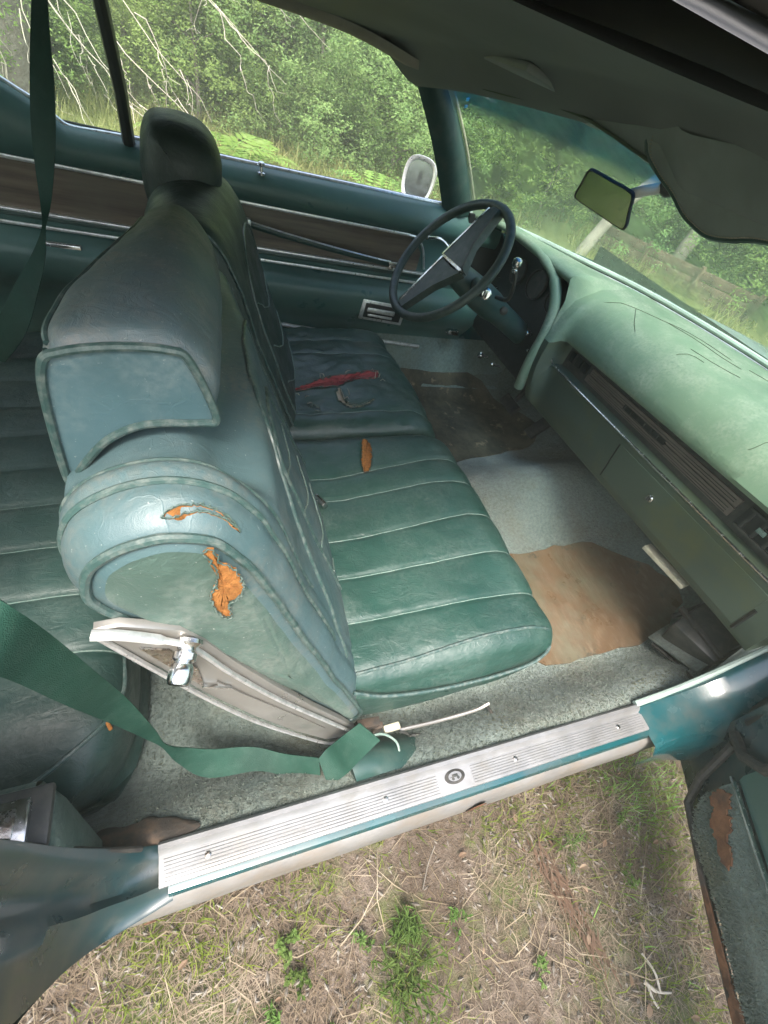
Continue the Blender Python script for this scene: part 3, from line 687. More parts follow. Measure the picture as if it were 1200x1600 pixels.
# piped rings across the outer bolster, as the cover panels are sewn
kt0 = B1.kx(-.774, .955); 
def ring(F, y, z_front, z_back, mat, parent, r=.0034, drift=0.0, name='piping'):
    kf = F.kx(z=z_front, side=V(1, 0, 0)); kb_ = F.kx(z=z_back, side=V(-1, 0, 0)); a, b = kf, kb_
    if (b - a) % F.n > F.n / 2: a, b = b, a
    n_ = (b - a) % F.n
    pts = [F.pt(y + drift * (F.p[(a + i) % F.n].z - 1.03), a + i, .0012) for i in range(n_ + 1)]
    return MB().tube(pts, r, 8).build(name, mat, parent)
ring(B1, -.603, .70, .90, M['piping'], b1, .0034)
ring(B1, -.572, .80, .93, M['piping'], b1, .0022)
# sewn pattern on the front of the back rest
B1.front_curve([(-.45, .57), (-.44, .70), (-.44, .82), (-.42, .89), (-.36, .915), (-.28, .90), (-.22, .84), (-.17, .74), (-.13, .60)], M['piping'], b1, .0030)
B1.front_curve([(-.60, .62), (-.53, .78), (-.46, .90), (-.36, .955), (-.20, .955), (-.10, .90), (-.04, .78), (0, .60)], M['piping'], b1, .0030)
for dz in (0, .085, .17, .255):
    B1.front_curve([(-.43, .86 - dz), (-.33, .80 - dz), (-.22, .79 - dz * .95)], M['stitch'], b1, .0014, 'seam')
tear(lambda u, v, l: (lambda k: V(u, -.648 - .010 * .6 - l, v))(0), [(-.675, 1.017), (-.668, 1.020), (-.664, 1.004), (-.655, .994), (-.648, .978), (-.645, .958), (-.650, .943), (-.657, .936), (-.655, .915), (-.661, .912), (-.668, .930), (-.672, .953), (-.666, .975), (-.668, .998)], M['foam'], b1, 'torn_foam', .003, M['side_vinyl'], seed=11, label='jagged hole showing orange foam', lipr=.0008, sink=-.002)
tear(finek(B1), T3, M['foam'], b1, 'torn_foam', .0015, M['side_vinyl'], seed=12, label='thin curved split showing orange foam')

# chrome edged shield on the lower rear of the seat side
pl = [(-.764, .926), (-.745, .928), (-.700, .905), (-.680, .875), (-.652, .815), (-.608, .728), (-.538, .60), (-.470, .485), (-.436, .418), (-.425, .392), (-.455, .372), (-.485, .385), (-.56, .50), (-.625, .615), (-.68, .73), (-.725, .835), (-.758, .905)]
pt3 = [V(x, -.650, z) for x, z in pl]
sh = MB().slab([V(p.x, p.y, p.z) for p in pt3], (0, -1, 0), .008, .002).build('seat_side_shield', M['trimplate'], car, label='chrome edged shield on the side of the passenger seat back')
MB().tube(spline([V(-.765, -.662, .926), V(-.742, -.664, .921), V(-.704, -.664, .893), V(-.686, -.664, .866), V(-.651, -.664, .788), V(-.591, -.664, .672), V(-.511, -.664, .535), V(-.445, -.664, .422)], 60), [.0052] * 14 + [.0034] * 47, 8, flat=.8).build('chrome_edge', M['bright'], sh)
MB().tube(spline([V(-.764, -.660, .922), V(-.725, -.663, .835), V(-.68, -.663, .728), V(-.625, -.663, .612), V(-.56, -.663, .498), V(-.487, -.663, .382), V(-.452, -.664, .366), V(-.410, -.664, .405)], 60), .0030, 8, flat=.8).build('chrome_edge', M['bright'], sh)
iv = MB(); iv.slab([V(-.735, -.6585, .885), V(-.712, -.6585, .872), V(-.690, -.6585, .820), V(-.685, -.6585, .765), V(-.700, -.6585, .800)], (0, -1, 0), .002); iv.build('inset', M['old_chrome'], sh)
iv = MB(); iv.slab([V(-.672, -.6585, .775), V(-.64, -.6585, .715), V(-.55, -.6585, .56), V(-.50, -.6585, .47), V(-.52, -.6585, .465), V(-.62, -.6585, .635), V(-.67, -.6585, .745)], (0, -1, 0), .002); iv.build('inset', M['trimplate'], sh)
MB().box((-.672, -.661, .762), (.003, .004, .036), Matrix.Rotation(R(-55), 3, 'Y')).build('divider', M['chrome'], sh)
# release knob
kn = MB().lathe((-.694, -.657, .882), (-.30, -1, -.32), [(.013, 0), (.0135, .004), (.009, .007), (.008, .010), (.0108, .013), (.0108, .019), (.0075, .021), (.0098, .024), (.0108, .029), (.0108, .038), (.0092, .041), (.0065, .042), (.0001, .041)], 24).build('release_knob', M['chrome'], car, label='chrome seat back release knob')
# hinge clutter where back and cushion meet
hc = MB(); hc.box((-.405, -.655, .405), (.05, .018, .020), Matrix.Rotation(R(12), 3, 'Y'), .003); hc.lathe((-.425, -.655, .405), (0, -1, 0), [(.013, 0), (.013, .014), (.007, .017)], 14)
hc.box((-.38, -.66, .38), (.02, .012, .03), bev=.002); hc.build('seat_hinge', M['bare'], car)
MB().box((-.352, -.668, .385), (.034, .014, .012), Matrix.Rotation(R(-8), 3, 'Y'), .003).build('seat_adjuster_grip', M['cream'], car)
ad = MB(); ad.tube(spline([(-.335, -.672, .368), (-.24, -.674, .362), (-.15, -.674, .366), (-.115, -.670, .376)], 24), .0040, 7); ad.build('seat_adjuster_rod', M['trimplate'], car)
cb = MB(); cb.tube(spline([(-.335, -.676, .375), (-.315, -.682, .362), (-.305, -.684, .345), (-.275, -.690, .335)], 14), .0028, 6); cb.tube(spline([(-.30, -.684, .340), (-.27, -.688, .338), (-.245, -.69, .336)], 8), .0045, 6)
cb.build('bare_wires', M['dark_trim'], car)
cb = MB(); cb.tube(spline([(-.115, -.668, .362), (-.09, -.690, .335), (-.075, -.720, .338), (-.08, -.742, .362)], 18), .0045, 6, flat=.5); cb.build('floor_cable', M['rubber'], car)
MB().lathe((-.215, -.690, .318), (0, -.2, 1), [(.016, 0), (.016, .008), (.012, .012), (.0001, .012)], 18).build('floor_plug', M['dark_trim'], car)

# ---- passenger head restraint
hprof = [(-.662, 1.018), (-.650, 1.048), (-.656, 1.078), (-.678, 1.103), (-.710, 1.110), (-.750, 1.104), (-.776, 1.090), (-.791, 1.045), (-.795, .975), (-.792, .930), (-.770, .968), (-.735, 1.008), (-.700, 1.016)]
hwarp = lambda q: V(q.x + smooth(-.50, -.20, q.y) * (.050 * smooth(-.66, -.79, q.x) + .012), q.y, q.z)
Hr = Form(hprof, -.505, -.185, crown=.007, n=130, soft=.030, cap_in=.012, wav=.003, warp=hwarp)
h1 = Hr.build('passenger_headrest', M['headrest'], car, step=.006, label='dusty blue green headrest on the passenger seat back', caps=False)
Hr.capmesh(Hr.rows[-1], 1, .004, M['headrest'], h1, 'far_side_panel')
# piped recessed panel on the near side
hp_ = [(-.648, 1.030), (-.676, 1.092), (-.690, 1.099), (-.735, 1.099), (-.775, 1.092), (-.790, 1.083), (-.800, 1.035), (-.800, .968), (-.785, .972), (-.755, 1.002), (-.720, 1.019), (-.680, 1.022)]
pp = spline([V(x, -.5075, z) for x, z in [(-.655, 1.028), (-.674, 1.085), (-.690, 1.096), (-.730, 1.096), (-.766, 1.089), (-.780, 1.078), (-.787, 1.035), (-.790, .948), (-.774, .972), (-.748, 1.003), (-.715, 1.020), (-.670, 1.022)]], 96, True)
MB().tube([V(p.x, p.y, p.z) for p in pp], .0038, 8, closed=True).build('piping', M['piping'], h1)
MB().slab([V(p.x, -.500, p.z) for p in pp], (0, -1, 0), .0060).build('side_panel', M['headrest_side'], h1, ang=30)
MB().tube(spline([Hr.pt(-.498, Hr.kx(x, z), .001) for x, z in [(-.778, 1.085), (-.789, 1.03), (-.792, .945)]], 20), .003, 7).build('piping', M['piping'], h1)
hb = MB(); rr = [Hr.pt(lerp(-.495, -.20, i / 40), Hr.kx(-.776, 1.090), .001) for i in range(41)]; hb.tube(rr, .0026, 7).build('piping', M['piping'], h1)
for y in (-.40, -.26): MB().tube([(-.70, y, .98), (-.70, y, 1.03)], .007, 10).build('headrest_post', M['chrome'], h1)

# ---- driver seat back and its head restraint
B2 = Form([(x + .005, z) for x, z in bprof], .046, .60, crown=.018, n=190, soft=.045, cap_in=.026, wav=.004, shift=lambda y: V(.030 + .055 * smooth(.05, .6, y), 0, -.030 - .040 * smooth(.30, .60, y)))
b2 = B2.build('driver_seat_back', M['shade_dark_vinyl'], car, step=.006, label='green driver seat back with shade darkened into its colour', bulge=.010)
B2.edge_piping(.056, M['piping'], b2, .0030, .002)
B2.front_curve([(.10, .57), (.11, .75), (.15, .90), (.22, .955), (.36, .955), (.46, .90), (.52, .75), (.54, .57)], M['piping'], b2, .003)
for dz in (0, .1, .2): B2.front_curve([(.16, .86 - dz), (.28, .80 - dz), (.42, .84 - dz)], M['stitch'], b2, .0014, 'seam')
hprof2 = [(-.590, .985), (-.584, 1.030), (-.594, 1.064), (-.622, 1.084), (-.672, 1.088), (-.706, 1.076), (-.718, 1.025), (-.716, .965), (-.704, .945), (-.675, .965), (-.64, .975), (-.61, .972)]
H2 = Form([(a - .012, b) for a, b in hprof2], .262, .475, crown=.012, n=120, soft=.06, cap_in=.035, wav=.002)
h2 = H2.build('driver_headrest', M['shade_dark_vinyl'], car, step=.006, label='green headrest on the driver seat back with shade darkened into its colour', bulge=.006)

# ---- rear seat
rprof = [(-1.45, .36), (-1.45, .47), (-1.40, .485), (-1.25, .478), (-1.05, .490), (-.92, .500), (-.855, .492), (-.822, .455), (-.815, .40), (-.822, .33), (-.84, .28), (-1.2, .27), (-1.42, .28)]
rs = tuple(-.455 + .112 * i for i in range(9))
RS = Form(rprof, -.665, .67, seams=rs, pleat=.006, groove=.004, crown=.012, n=150, soft=.14, cap_in=.10, wav=.003, mask=lambda k, x, z: smooth(.40, .46, z))
rso = RS.build('rear_cushion', M['rear_vinyl'], car, step=.007, label='dark green pleated rear seat cushion', bulge=.02)
ka3 = RS.kx(-1.40, .48); kb3 = RS.kx(-.818, .42)
if (kb3 - ka3) % RS.n > RS.n / 2: ka3, kb3 = kb3, ka3
for y in rs: RS.seam_tube(y, ka3, kb3, M['stitch'], rso, .0020)
# piping round the front corner near the door and a small split in it
pts = [RS.pt(y, RS.kx(x, z), .001) for (y, x, z) in [(-.46, -.825, .46), (-.52, -.830, .465), (-.57, -.845, .475), (-.61, -.88, .485), (-.635, -.93, .49), (-.65, -1.0, .48), (-.66, -1.12, .47)]]
MB().tube(spline(pts, 40), .0038, 8).build('piping', M['piping'], rso)
q_ = RS.pt(-.575, RS.kx(-.845, .475), .003); MB().box(q_, (.006, .028, .006), Matrix.Rotation(R(25), 3, 'Z'), .002).build('split', M['foam'], rso)
rb2 = Form([(-1.36, .46), (-1.33, .50), (-1.42, .70), (-1.50, .88), (-1.56, .92), (-1.62, .90), (-1.60, .70), (-1.50, .46)], -.66, .66, seams=rs, pleat=.006, groove=.004, crown=.02, n=90, soft=.1, cap_in=.05)
rb2.build('rear_seat_back', M['rear_vinyl'], car, step=.012)

# ============================================================ driver door, quarter trim
def door_row(x, quarter=False):
    # (y,z) section of the inner side trim, top to bottom
    top = .957 if x > -.915 else interp([(-1.3, 1.14), (-1.04, 1.017), (-.978, .989), (-.945, .966), (-.915, .950)], x)
    sl = -.014 * (x + .5)            # trim lines fall a little towards the front
    zt = .868 + sl; zm = .748 + sl * .9; zl = .716 + sl * .9
    arm = .045 * smooth(-.60, -.42, x) * (1 if not quarter else 0)
    armz = .03 * smooth(.0, .35, x)
    if quarter: arm = .05
    r = [(.775, top + .004), (.752, top + .003), (.738, top - .010), (.722, lerp(top, zt, .35)), (.716, lerp(top, zt, .65)), (.724, zt + .012), (.738, zt + .002),
         (.742, zt - .004), (.742, zm + .004), (.738, zm), (.734, zm - .006), (.733, zl + .006), (.736, zl), (.736, zl - .006),
         (.732 - arm * .5, zl - .018), (.722 - arm, zl - .032), (.714 - arm, zl - .055), (.716 - arm, zl - .10), (.730 - arm * .5, zl - .150), (.742, zl - .19), (.744, .49), (.748, .44), (.752, .38)]
    return [V(x, a, b) for a, b in r]
def panel(name, x0, x1, n, mat, label, quarter=False):
    return MB().loft([door_row(x0 + (x1 - x0) * i / n, quarter) for i in range(n + 1)]).build(name, mat, car, ang=50, label=label)
dd = panel('driver_door', -.742, .40, 70, M['door_vinyl'], 'green padded driver door with woodgrain band')
qt = panel('rear_side_trim', -1.55, -.752, 50, M['door_vinyl'], 'green rear side trim with woodgrain band', True)
def side_strip(x0, x1, parent, name, mat, zf, h, proud, n=40):
    rows = []
    for i in range(n + 1):
        x = lerp(x0, x1, i / n); z = zf(x); rows.append([V(x, .746, z + h / 2), V(x, .7395 - proud, z + h / 2), V(x, .7385 - proud, z + h * .2), V(x, .7385 - proud, z - h * .2), V(x, .7395 - proud, z - h / 2), V(x, .746, z - h / 2)])
    return MB().loft(rows, cap=True).build(name, mat, parent, ang=35)
sl = lambda x: -.014 * (x + .5)
for (x0, x1, par) in ((-.742, .055, dd), (-1.55, -.752, qt)):
    # woodgrain veneer
    rows = []
    xe = x1 + (.06 if par is dd else 0)
    for i in range(41):
        x = lerp(x0, xe, i / 40); a = .866 + sl(x); b = .750 + sl(x) * .9
        if x > .03: a -= .05 * ((x - .03) / .085) ** 2
        rows.append([V(x, .7400, a), V(x, .7395, lerp(a, b, .5)), V(x, .7400, b)])
    MB().loft(rows).build('wood_veneer', M['wood'], par)
    side_strip(x0, x1 if par is dd else x1, par, 'chrome_strip', M['bright'], lambda x: .868 + sl(x), .009, .009)
    side_strip(x0, x1 + (.13 if par is dd else 0), par, 'chrome_strip', M['bright'], lambda x: .749 + sl(x) * .9, .007, .011)
    side_strip(x0, x1 + (.13 if par is dd else 0), par, 'dark_strip', M['teal_plastic'], lambda x: .737 + sl(x) * .9, .010, .006)
    side_strip(x0, x1 + (.13 if par is dd else 0), par, 'chrome_strip', M['bright'], lambda x: .716 + sl(x) * .9, .008, .011)
# rounded front end of the upper chrome strip
MB().tube(spline([(.05, .731, .8605), (.08, .731, .857), (.105, .731, .838), (.122, .731, .81), (.14, .731, .76)], 24), .0042, 6).build('chrome_strip', M['bright'], dd)
# window line trim
rows = []
MB().tube([V(x, .760, .962) for x in (-.742, -.3, 0, .155)], .0062, 8).build('window_ledge_trim', M['bright'], dd)
MB().tube(spline([V(x, .760, interp([(-1.3, 1.145), (-1.04, 1.022), (-.978, .994), (-.945, .971), (-.915, .957), (-.752, .962)], x)) for x in (-1.30, -1.04, -.978, -.945, -.915, -.84, -.752)], 40), .0062, 8).build('window_ledge_trim', M['bright'], qt)
MB().tube([V(x, .782, .957) for x in (-1.0, -.3, .2)], .008, 6).build('window_seal', M['rubber'], dd)
# lock knob
MB().lathe((-.449, .738, .958), (0, 0, 1), [(.012, -.014), (.012, -.008), (.006, -.006), (.005, .006), (.009, .009), (.009, .016), (.004, .019)], 14).build('lock_knob', M['chrome'], dd)
# pull strap with chrome ends
MB().tube(spline([V(-.485, .722, .816), V(-.36, .712, .802), V(-.2, .708, .785), V(-.05, .712, .770), V(.0, .722, .764)], 30), .0095, 8, flat=.45, up=(0, 1, 0)).build('pull_strap', M['teal_plastic'], dd)
MB().tube(spline([V(-.485, .716, .826), V(-.36, .706, .811), V(-.2, .702, .794), V(-.05, .706, .779), V(.0, .716, .773)], 30), .0026, 6).build('strap_chrome_line', M['bright'], dd)
MB().box((-.492, .722, .815), (.030, .022, .034), bev=.004).build('strap_bracket', M['bright'], dd)
MB().box((.012, .722, .768), (.040, .020, .012), bev=.003).box((.006, .722, .755), (.016, .016, .022), bev=.003).build('strap_bracket', M['chrome'], dd)
# switch plate in the armrest
swx = -.005; swp = MB().box((swx, .671, .612), (.175, .009, .074), Matrix.Rotation(R(4), 3, 'Y'), .004)
swo = swp.build('switch_plate', M['bright'], dd)
MB().box((swx, .6672, .618), (.120, .004, .020), Matrix.Rotation(R(4), 3, 'Y'), .002).build('door_handle', M['chrome'], swo) if False else None
hh = MB().box((swx - .01, .664, .617), (.110, .010, .016), Matrix.Rotation(R(4), 3, 'Y'), .003); hh.box((swx - .01, .665, .597), (.10, .006, .009), Matrix.Rotation(R(4), 3, 'Y'), .002)
hh.build('inner_door_handle', M['bright'], dd)
MB().box((swx, .6662, .612), (.148, .004, .052), Matrix.Rotation(R(4), 3, 'Y'), .002).build('switch_recess', M['black'], dd)
MB().box((swx - .058, .6655, .613), (.016, .006, .044), Matrix.Rotation(R(4), 3, 'Y'), .002).box((swx + .055, .6655, .609), (.024, .006, .044), Matrix.Rotation(R(4), 3, 'Y'), .002).build('switch', M['black'], dd)
MB().box((.33, .70, .55), (.05, .03, .02), bev=.004).build('lever', M['chrome'], dd)
# bright strip at the bottom of the door, with a yellow tag
bs = MB().tube([V(-.40, .735, .505), V(.0, .735, .470), V(.22, .735, .455)], .0075, 8).build('chrome_strip', M['bright'], dd)
MB().box((-.01, .727, .473), (.022, .006, .016), bev=.002).build('tag', M['yellow'], dd); MB().box((.03, .727, .470), (.040, .006, .014), bev=.002).build('tag', M['white'], dd)
MB().loft([[V(x, .745, .50), V(x, .72, .40), V(x, .70, .34), V(x, .66, .31)] for x in (-1.0, -.4, .1, .8)]).build('carpet_edge', M['carpet_dark'], car)
# rear ash tray, far side
MB().box((-.985, .690, .690), (.095, .02, .026), bev=.004).build('ash_tray', M['chrome'], qt)
# black window divider between door glass and quarter glass
MB().tube([V(-.785, .735, .955), V(-.787, .715, 1.06), V(-.800, .690, 1.20), V(-.81, .665, 1.30)], .022, 8, flat=.7).build('window_divider', M['black'], car)
MB().loft([[V(-.80, .757, .95), V(-.815, .69, 1.20), V(-.82, .665, 1.29)], [V(-.95, .757, .96), V(-.98, .69, 1.2), V(-1.0, .66, 1.29)], [V(-1.30, .757, 1.12), V(-1.31, .70, 1.2), V(-1.3, .66, 1.28)]]).build('quarter_window', M['glass'], car)

# near side rear trim: arm rest with chrome ash tray let into its top
nt_ = MB(); nt_.loft([[V(x, -.700, .30), V(x, -.680, .42), V(x, -.668, .52), V(x, -.664, .575), V(x, -.669, .597), V(x, -.680, .604), V(x, -.744, .604), V(x, -.747, .80), V(x, -.747, .95)] for x in (-1.5, -1.2, -1.0, -.93, -.885)])
nts = nt_.build('near_rear_side_trim', M['side_vinyl'], car, ang=50)
MB().loft([[V(-.885, -.700, .30), V(-.885, -.664, .575), V(-.885, -.680, .604), V(-.885, -.744, .604)], [V(-.850, -.725, .30), V(-.858, -.690, .575), V(-.862, -.692, .603), V(-.862, -.744, .603)], [V(-.835, -.744, .32), V(-.848, -.742, .50), V(-.856, -.744, .59), V(-.860, -.746, .60)]]).build('trim_end', M['side_vinyl'], nts, ang=60)
MB().box((-.948, -.711, .606), (.172, .068, .012), bev=.005).build('ash_tray_surround', M['dark_trim'], nts)
MB().box((-.955, -.714, .613), (.146, .050, .010), bev=.004).build('ash_tray', M['chrome'], nts)
MB().box((-.955, -.714, .619), (.120, .030, .004), bev=.0015).build('ash_tray_lid', M['old_chrome'], nts)

# ============================================================ windshield, pillars, roof
WB = [(.200, .775), (.258, .75), (.33, .715), (.445, .62), (.56, .44), (.668, .26), (.735, .05), (.770, -.17), (.760, -.34), (.70, -.50), (.58, -.64), (.42, -.735), (.30, -.775)]
WT = [(-.070, .655), (-.05, .64), (-.02, .61), (.03, .54), (.075, .42), (.11, .26), (.13, .08), (.14, -.08), (.13, -.24), (.11, -.38), (.07, -.50), (.01, -.59), (-.04, -.64)]
wb = resample(spline([V(x, y, .952) for x, y in WB], 120), 49, False); wt = resample(spline([V(x, y, 1.283 + .02 * (1 - (y / .65) ** 2)) for x, y in WT], 120), 49, False)
rows = []
for k in range(13):
    t = k / 12; rows.append([lerp(a, b, t) + V(.025, 0, .012) * math.sin(math.pi * t) for a, b in zip(wb, wt)])
MB().loft(rows).build('windshield', M['windshield'], car, ang=180, label='dusty tinted windshield with a painted sky veil and a blue shade band')
# small blue sticker high on the driver side of the glass
g_ = V(.055, .590, 1.238)
stk = MB()
for dz in (0, .014): stk.box(V(g_.x - .0, g_.y, g_.z - dz), (.004, .034, .0065), Matrix.Rotation(R(-35), 3, 'Z'), .0006)
stk.build('sticker', plain('pale_blue_print', (.15, .60, .85), .5), car)
# rubber and bright reveal round the glass, base
MB().tube([p + V(-.004, 0, .002) for p in wb], .006, 8).build('windshield_seal', M['rubber'], car)
MB().tube([p + V(-.016, 0, .008) for p in wb], .0075, 8).build('windshield_reveal', M['reveal'], car)
# A pillars
def pillar(name, sgn, parent=None):
    rows = []
    for k in range(15):
        t = k / 14; a = lerp(V(.222, .742, .94), V(-.070, .628, 1.285), t); a += V(.01, 0, .008) * math.sin(math.pi * t); a.y *= sgn
        if sgn < 0: a.x += .06; a.y -= .012
        wx = lerp(.058, .045, t); rows.append([a + V(-wx, .012 * sgn, -.004), a + V(-wx * .6, -.012 * sgn, .0), a + V(0, -.018 * sgn, .004), a + V(wx * .6, -.006 * sgn, .012), a + V(wx, .012 * sgn, .016), a + V(wx * .4, .030 * sgn, .010), a + V(-wx * .7, .030 * sgn, -.002)])
    o = MB().loft(rows, cu=True, cap=True).build(name, M['teal_plastic'], car, ang=50)
    MB().tube([r[4] + V(.004, -.004 * sgn, .002) for r in rows], .0035, 6).build('reveal_strip', M['cream'], o)
    return o
pillar('front_pillar', 1); pillar('front_pillar', -1)
# roof: cloth headliner inside, steel outside
def roof_z(x, y):
    tilt = -.048 * y; u = y / .66
    return 1.352 - .042 * abs(u) ** 2.6 + tilt * .6 - .012 * max(0, x + .3) * 3 - .02 * max(0, -.9 - x) + .006 * noise.noise(V(x * 3, y * 3, 0)) + .008 * math.sin(x * 15) * math.exp(-((x + .9) / .6) ** 2) * (1 - u * u)
mb = MB(); rows = []
for i in range(60):
    t = i / 59; row = []
    for j in range(41):
        v = j / 40; y = lerp(.655, -.655, v); xf = interp([(-.66, -.03), (-.5, .06), (-.25, .115), (0, .13), (.25, .10), (.45, .055), (.66, -.06)], y) - .012
        x = lerp(xf, -1.55, t); z = roof_z(x, y); 
        z -= .055 * smooth(.16, .0, t * 1.6) * (1.0) 
        row.append(V(x, y, z))
    rows.append(row)
MB().loft(rows).build('headliner', M['headliner'], car, ang=180, label='dark sagging cloth headliner')
# header trim over the windshield, sagging and chipped at the front
mb = MB(); rows = []
for i in range(61):
    y = lerp(.64, -.64, i / 60); xf = interp([(-.66, -.03), (-.5, .06), (-.25, .115), (0, .13), (.25, .10), (.45, .055), (.66, -.06)], y)
    z = 1.012 * 0 + interp([(-.64, 1.285), (-.35, 1.262), (-.2, 1.254), (-.13, 1.270), (-.04, 1.277), (.1, 1.292), (.22, 1.292), (.35, 1.280), (.5, 1.272), (.64, 1.287)], y); e = .004 * noise.noise(V(y * 12, 0, 0))
    rows.append([V(xf + .03, y, z + .012), V(xf + .018, y, z - .006 + e), V(xf - .005, y, z - .012 + e), V(xf - .045, y, z - .002), V(xf - .075, y, z + .030), V(xf - .10, y, z + .060)])
MB().loft(rows).build('windshield_header', M['rail'] if False else M['visor'], car, ang=60)
MB().tube([r[3] + V(-.004, 0, -.001) for r in rows[4:36]], .0028, 6).build('header_edge', M['crackmat'], car)
# side rails
def rail(y0, sgn, zz, name, mat):
    rows = []
    for i in range(40):
        t = i / 39; x = lerp(.0, -1.5, t); z = zz - .035 * smooth(.25, 0, t) ** 1.5 - .05 * smooth(.75, 1, t); y = y0 + sgn * (.0 - .02 * smooth(.2, 0, t))
        rows.append([V(x, y - sgn * .055, z + .014), V(x, y - sgn * .03, z - .002), V(x, y, z - .006), V(x, y + sgn * .018, z), V(x, y + sgn * .022, z + .012), V(x, y + sgn * .045, z + .020), V(x, y + sgn * .045, z + .035)])
    return MB().loft(rows).build(name, mat, car, ang=50)
rail(.640, 1, 1.290, 'roof_rail', M['rail']); 
rail(-.640, -1, 1.362, 'roof_rail', M['rail'])
MB().tube(spline([(.0, -.700, 1.345), (-.2, -.705, 1.364), (-.5, -.708, 1.378), (-1.0, -.708, 1.378), (-1.45, -.70, 1.34)], 30), .007, 8).build('roof_weatherstrip', M['rubber'], car)
mb = MB(); rows = []
for i in range(30):
    t = i / 29; row = []
    for j in range(21):
        y = lerp(.70, -.70, j / 20); xf = interp([(-.70, -.03), (-.5, .08), (0, .16), (.5, .08), (.70, -.05)], y); x = lerp(xf, -1.60, t)
        row.append(V(x, y, roof_z(x, y) + .045 - .03 * abs(y / .7) ** 3 - .03 * smooth(.1, 0, t)))
    rows.append(row)
MB().loft(rows).build('roof', M['roofskin'], car)
# rear quarters and rear glass frame closing the cabin
for s in (-1, 1):
    MB().loft([[V(-1.28, .70 * s, 1.30), V(-1.30, .78 * s, 1.1), V(-1.32, .80 * s, .95)], [V(-1.55, .66 * s, 1.27), V(-1.75, .74 * s, 1.08), V(-1.95, .80 * s, .95)]]).build('rear_roof_pillar', M['paint'], car)
MB().loft([[V(-1.58, y, 1.30) for y in (-.62, 0, .62)], [V(-2.05, y, .97) for y in (-.70, 0, .70)]]).build('rear_window', M['glass'], car)
MB().loft([[V(x, y, .93 if x > -2 else .94 - .1 * (-2 - x)) for y in (-.86, -.4, 0, .4, .86)] for x in (-1.55, -2.0, -2.5, -3.1)]).build('rear_deck', M['paint'], car)

# sun visor (passenger side): padded, hanging a little below the header
vpoly = [(-.130, 1.262), (-.175, 1.246), (-.212, 1.228), (-.245, 1.220), (-.277, 1.217), (-.320, 1.226), (-.365, 1.240), (-.43, 1.250), (-.55, 1.258), (-.615, 1.275), (-.620, 1.325), (-.40, 1.345), (-.20, 1.340), (-.10, 1.315), (-.09, 1.285)]
vo = resample(spline([V(0, y, z) for y, z in vpoly], 150, True), 110)
vc = sum(vo, Vector()) / len(vo)
def vs3(p, th, sc_=1.0):
    q = vc + (p - vc) * sc_; return V(.100 - .45 * (q.z - 1.22) - .10 * max(0, -.30 - q.y), q.y, q.z) + V(-.9, 0, -.4) * th
rows = [[vs3(p, th, sc_) for p in vo] for sc_, th in ((.02, .0125), (.5, .0125), (.86, .0115), (.95, .009), (.985, .005), (1.0, 0), (.985, -.005), (.9, -.010), (.02, -.011))]
vz = MB().loft(rows, cu=True).build('sun_visor', M['visor'], car, ang=80, label='grey padded sun visor with stitched rim')
MB().tube([vs3(p, .001, .995) for p in vo], .0062, 8, closed=True).build('visor_rim', M['teal_plastic'], vz)
st = MB(); vo2 = resample(vo, 230)
for p in vo2: st.box(vs3(p, .0118, .925), (.0018, .0024, .0014))
st.build('visor_stitching', M['thread'], vz, kind='stuff')
# driver side visor folded up
MB().box((.0, .34, 1.318), (.13, .38, .016), Matrix.Rotation(R(8), 3, 'Y'), .007).build('sun_visor', M['visor'], car, label='folded sun visor above the driver')

# interior mirror
mc = V(.140, .022, 1.188); mx = V(.0, .158, .052)   # corners taken from the housing's own frame
cs = [V(.14, .112, 1.219), V(.14, -.045, 1.216), V(.14, -.073, 1.158), V(.14, .120, 1.163)]
cs = spline([lerp(cs[i], cs[(i + 1) % 4], q) for i in range(4) for q in (.10, .5, .90)], 72, True)
tl = lambda p, d, s=1.0: mc + (p - mc) * s + V(-.35, -.25, -.10).normalized() * d
rows = [[tl(p, a, s) for p in cs] for a, s in ((-.022, .55), (-.020, .85), (-.006, 1.0), (.004, 1.0), (.007, .97), (.006, .93))]
mo = MB().loft(rows, cu=True, cap=False); mo.f.append(tuple(range(len(cs)))[::-1]); mro = mo.build('rear_view_mirror', M['rubber'], car, ang=50, label='black framed rear view mirror on a pale stalk')
MB().add([tl(p, .0055, .94) for p in cs], [tuple(range(len(cs)))]).build('mirror_glass', M['mirror'], mro, sm=False)
MB().tube(spline([(.155, .0, 1.200), (.170, -.035, 1.222), (.190, -.062, 1.238)], 12), [.011] * 4 + [.009] * 20, 10).build('mirror_stalk', M['white'], mro) if False else MB().tube(spline([(.155, .0, 1.200), (.170, -.035, 1.222), (.190, -.062, 1.238)], 12), .0095, 10).build('mirror_stalk', M['white'], mro)
MB().lathe((.186, -.066, 1.240), (.8, -.3, .5), [(.008, -.012), (.017, -.004), (.019, .006), (.015, .016)], 16).build('mirror_mount', M['dark_trim'], mro)

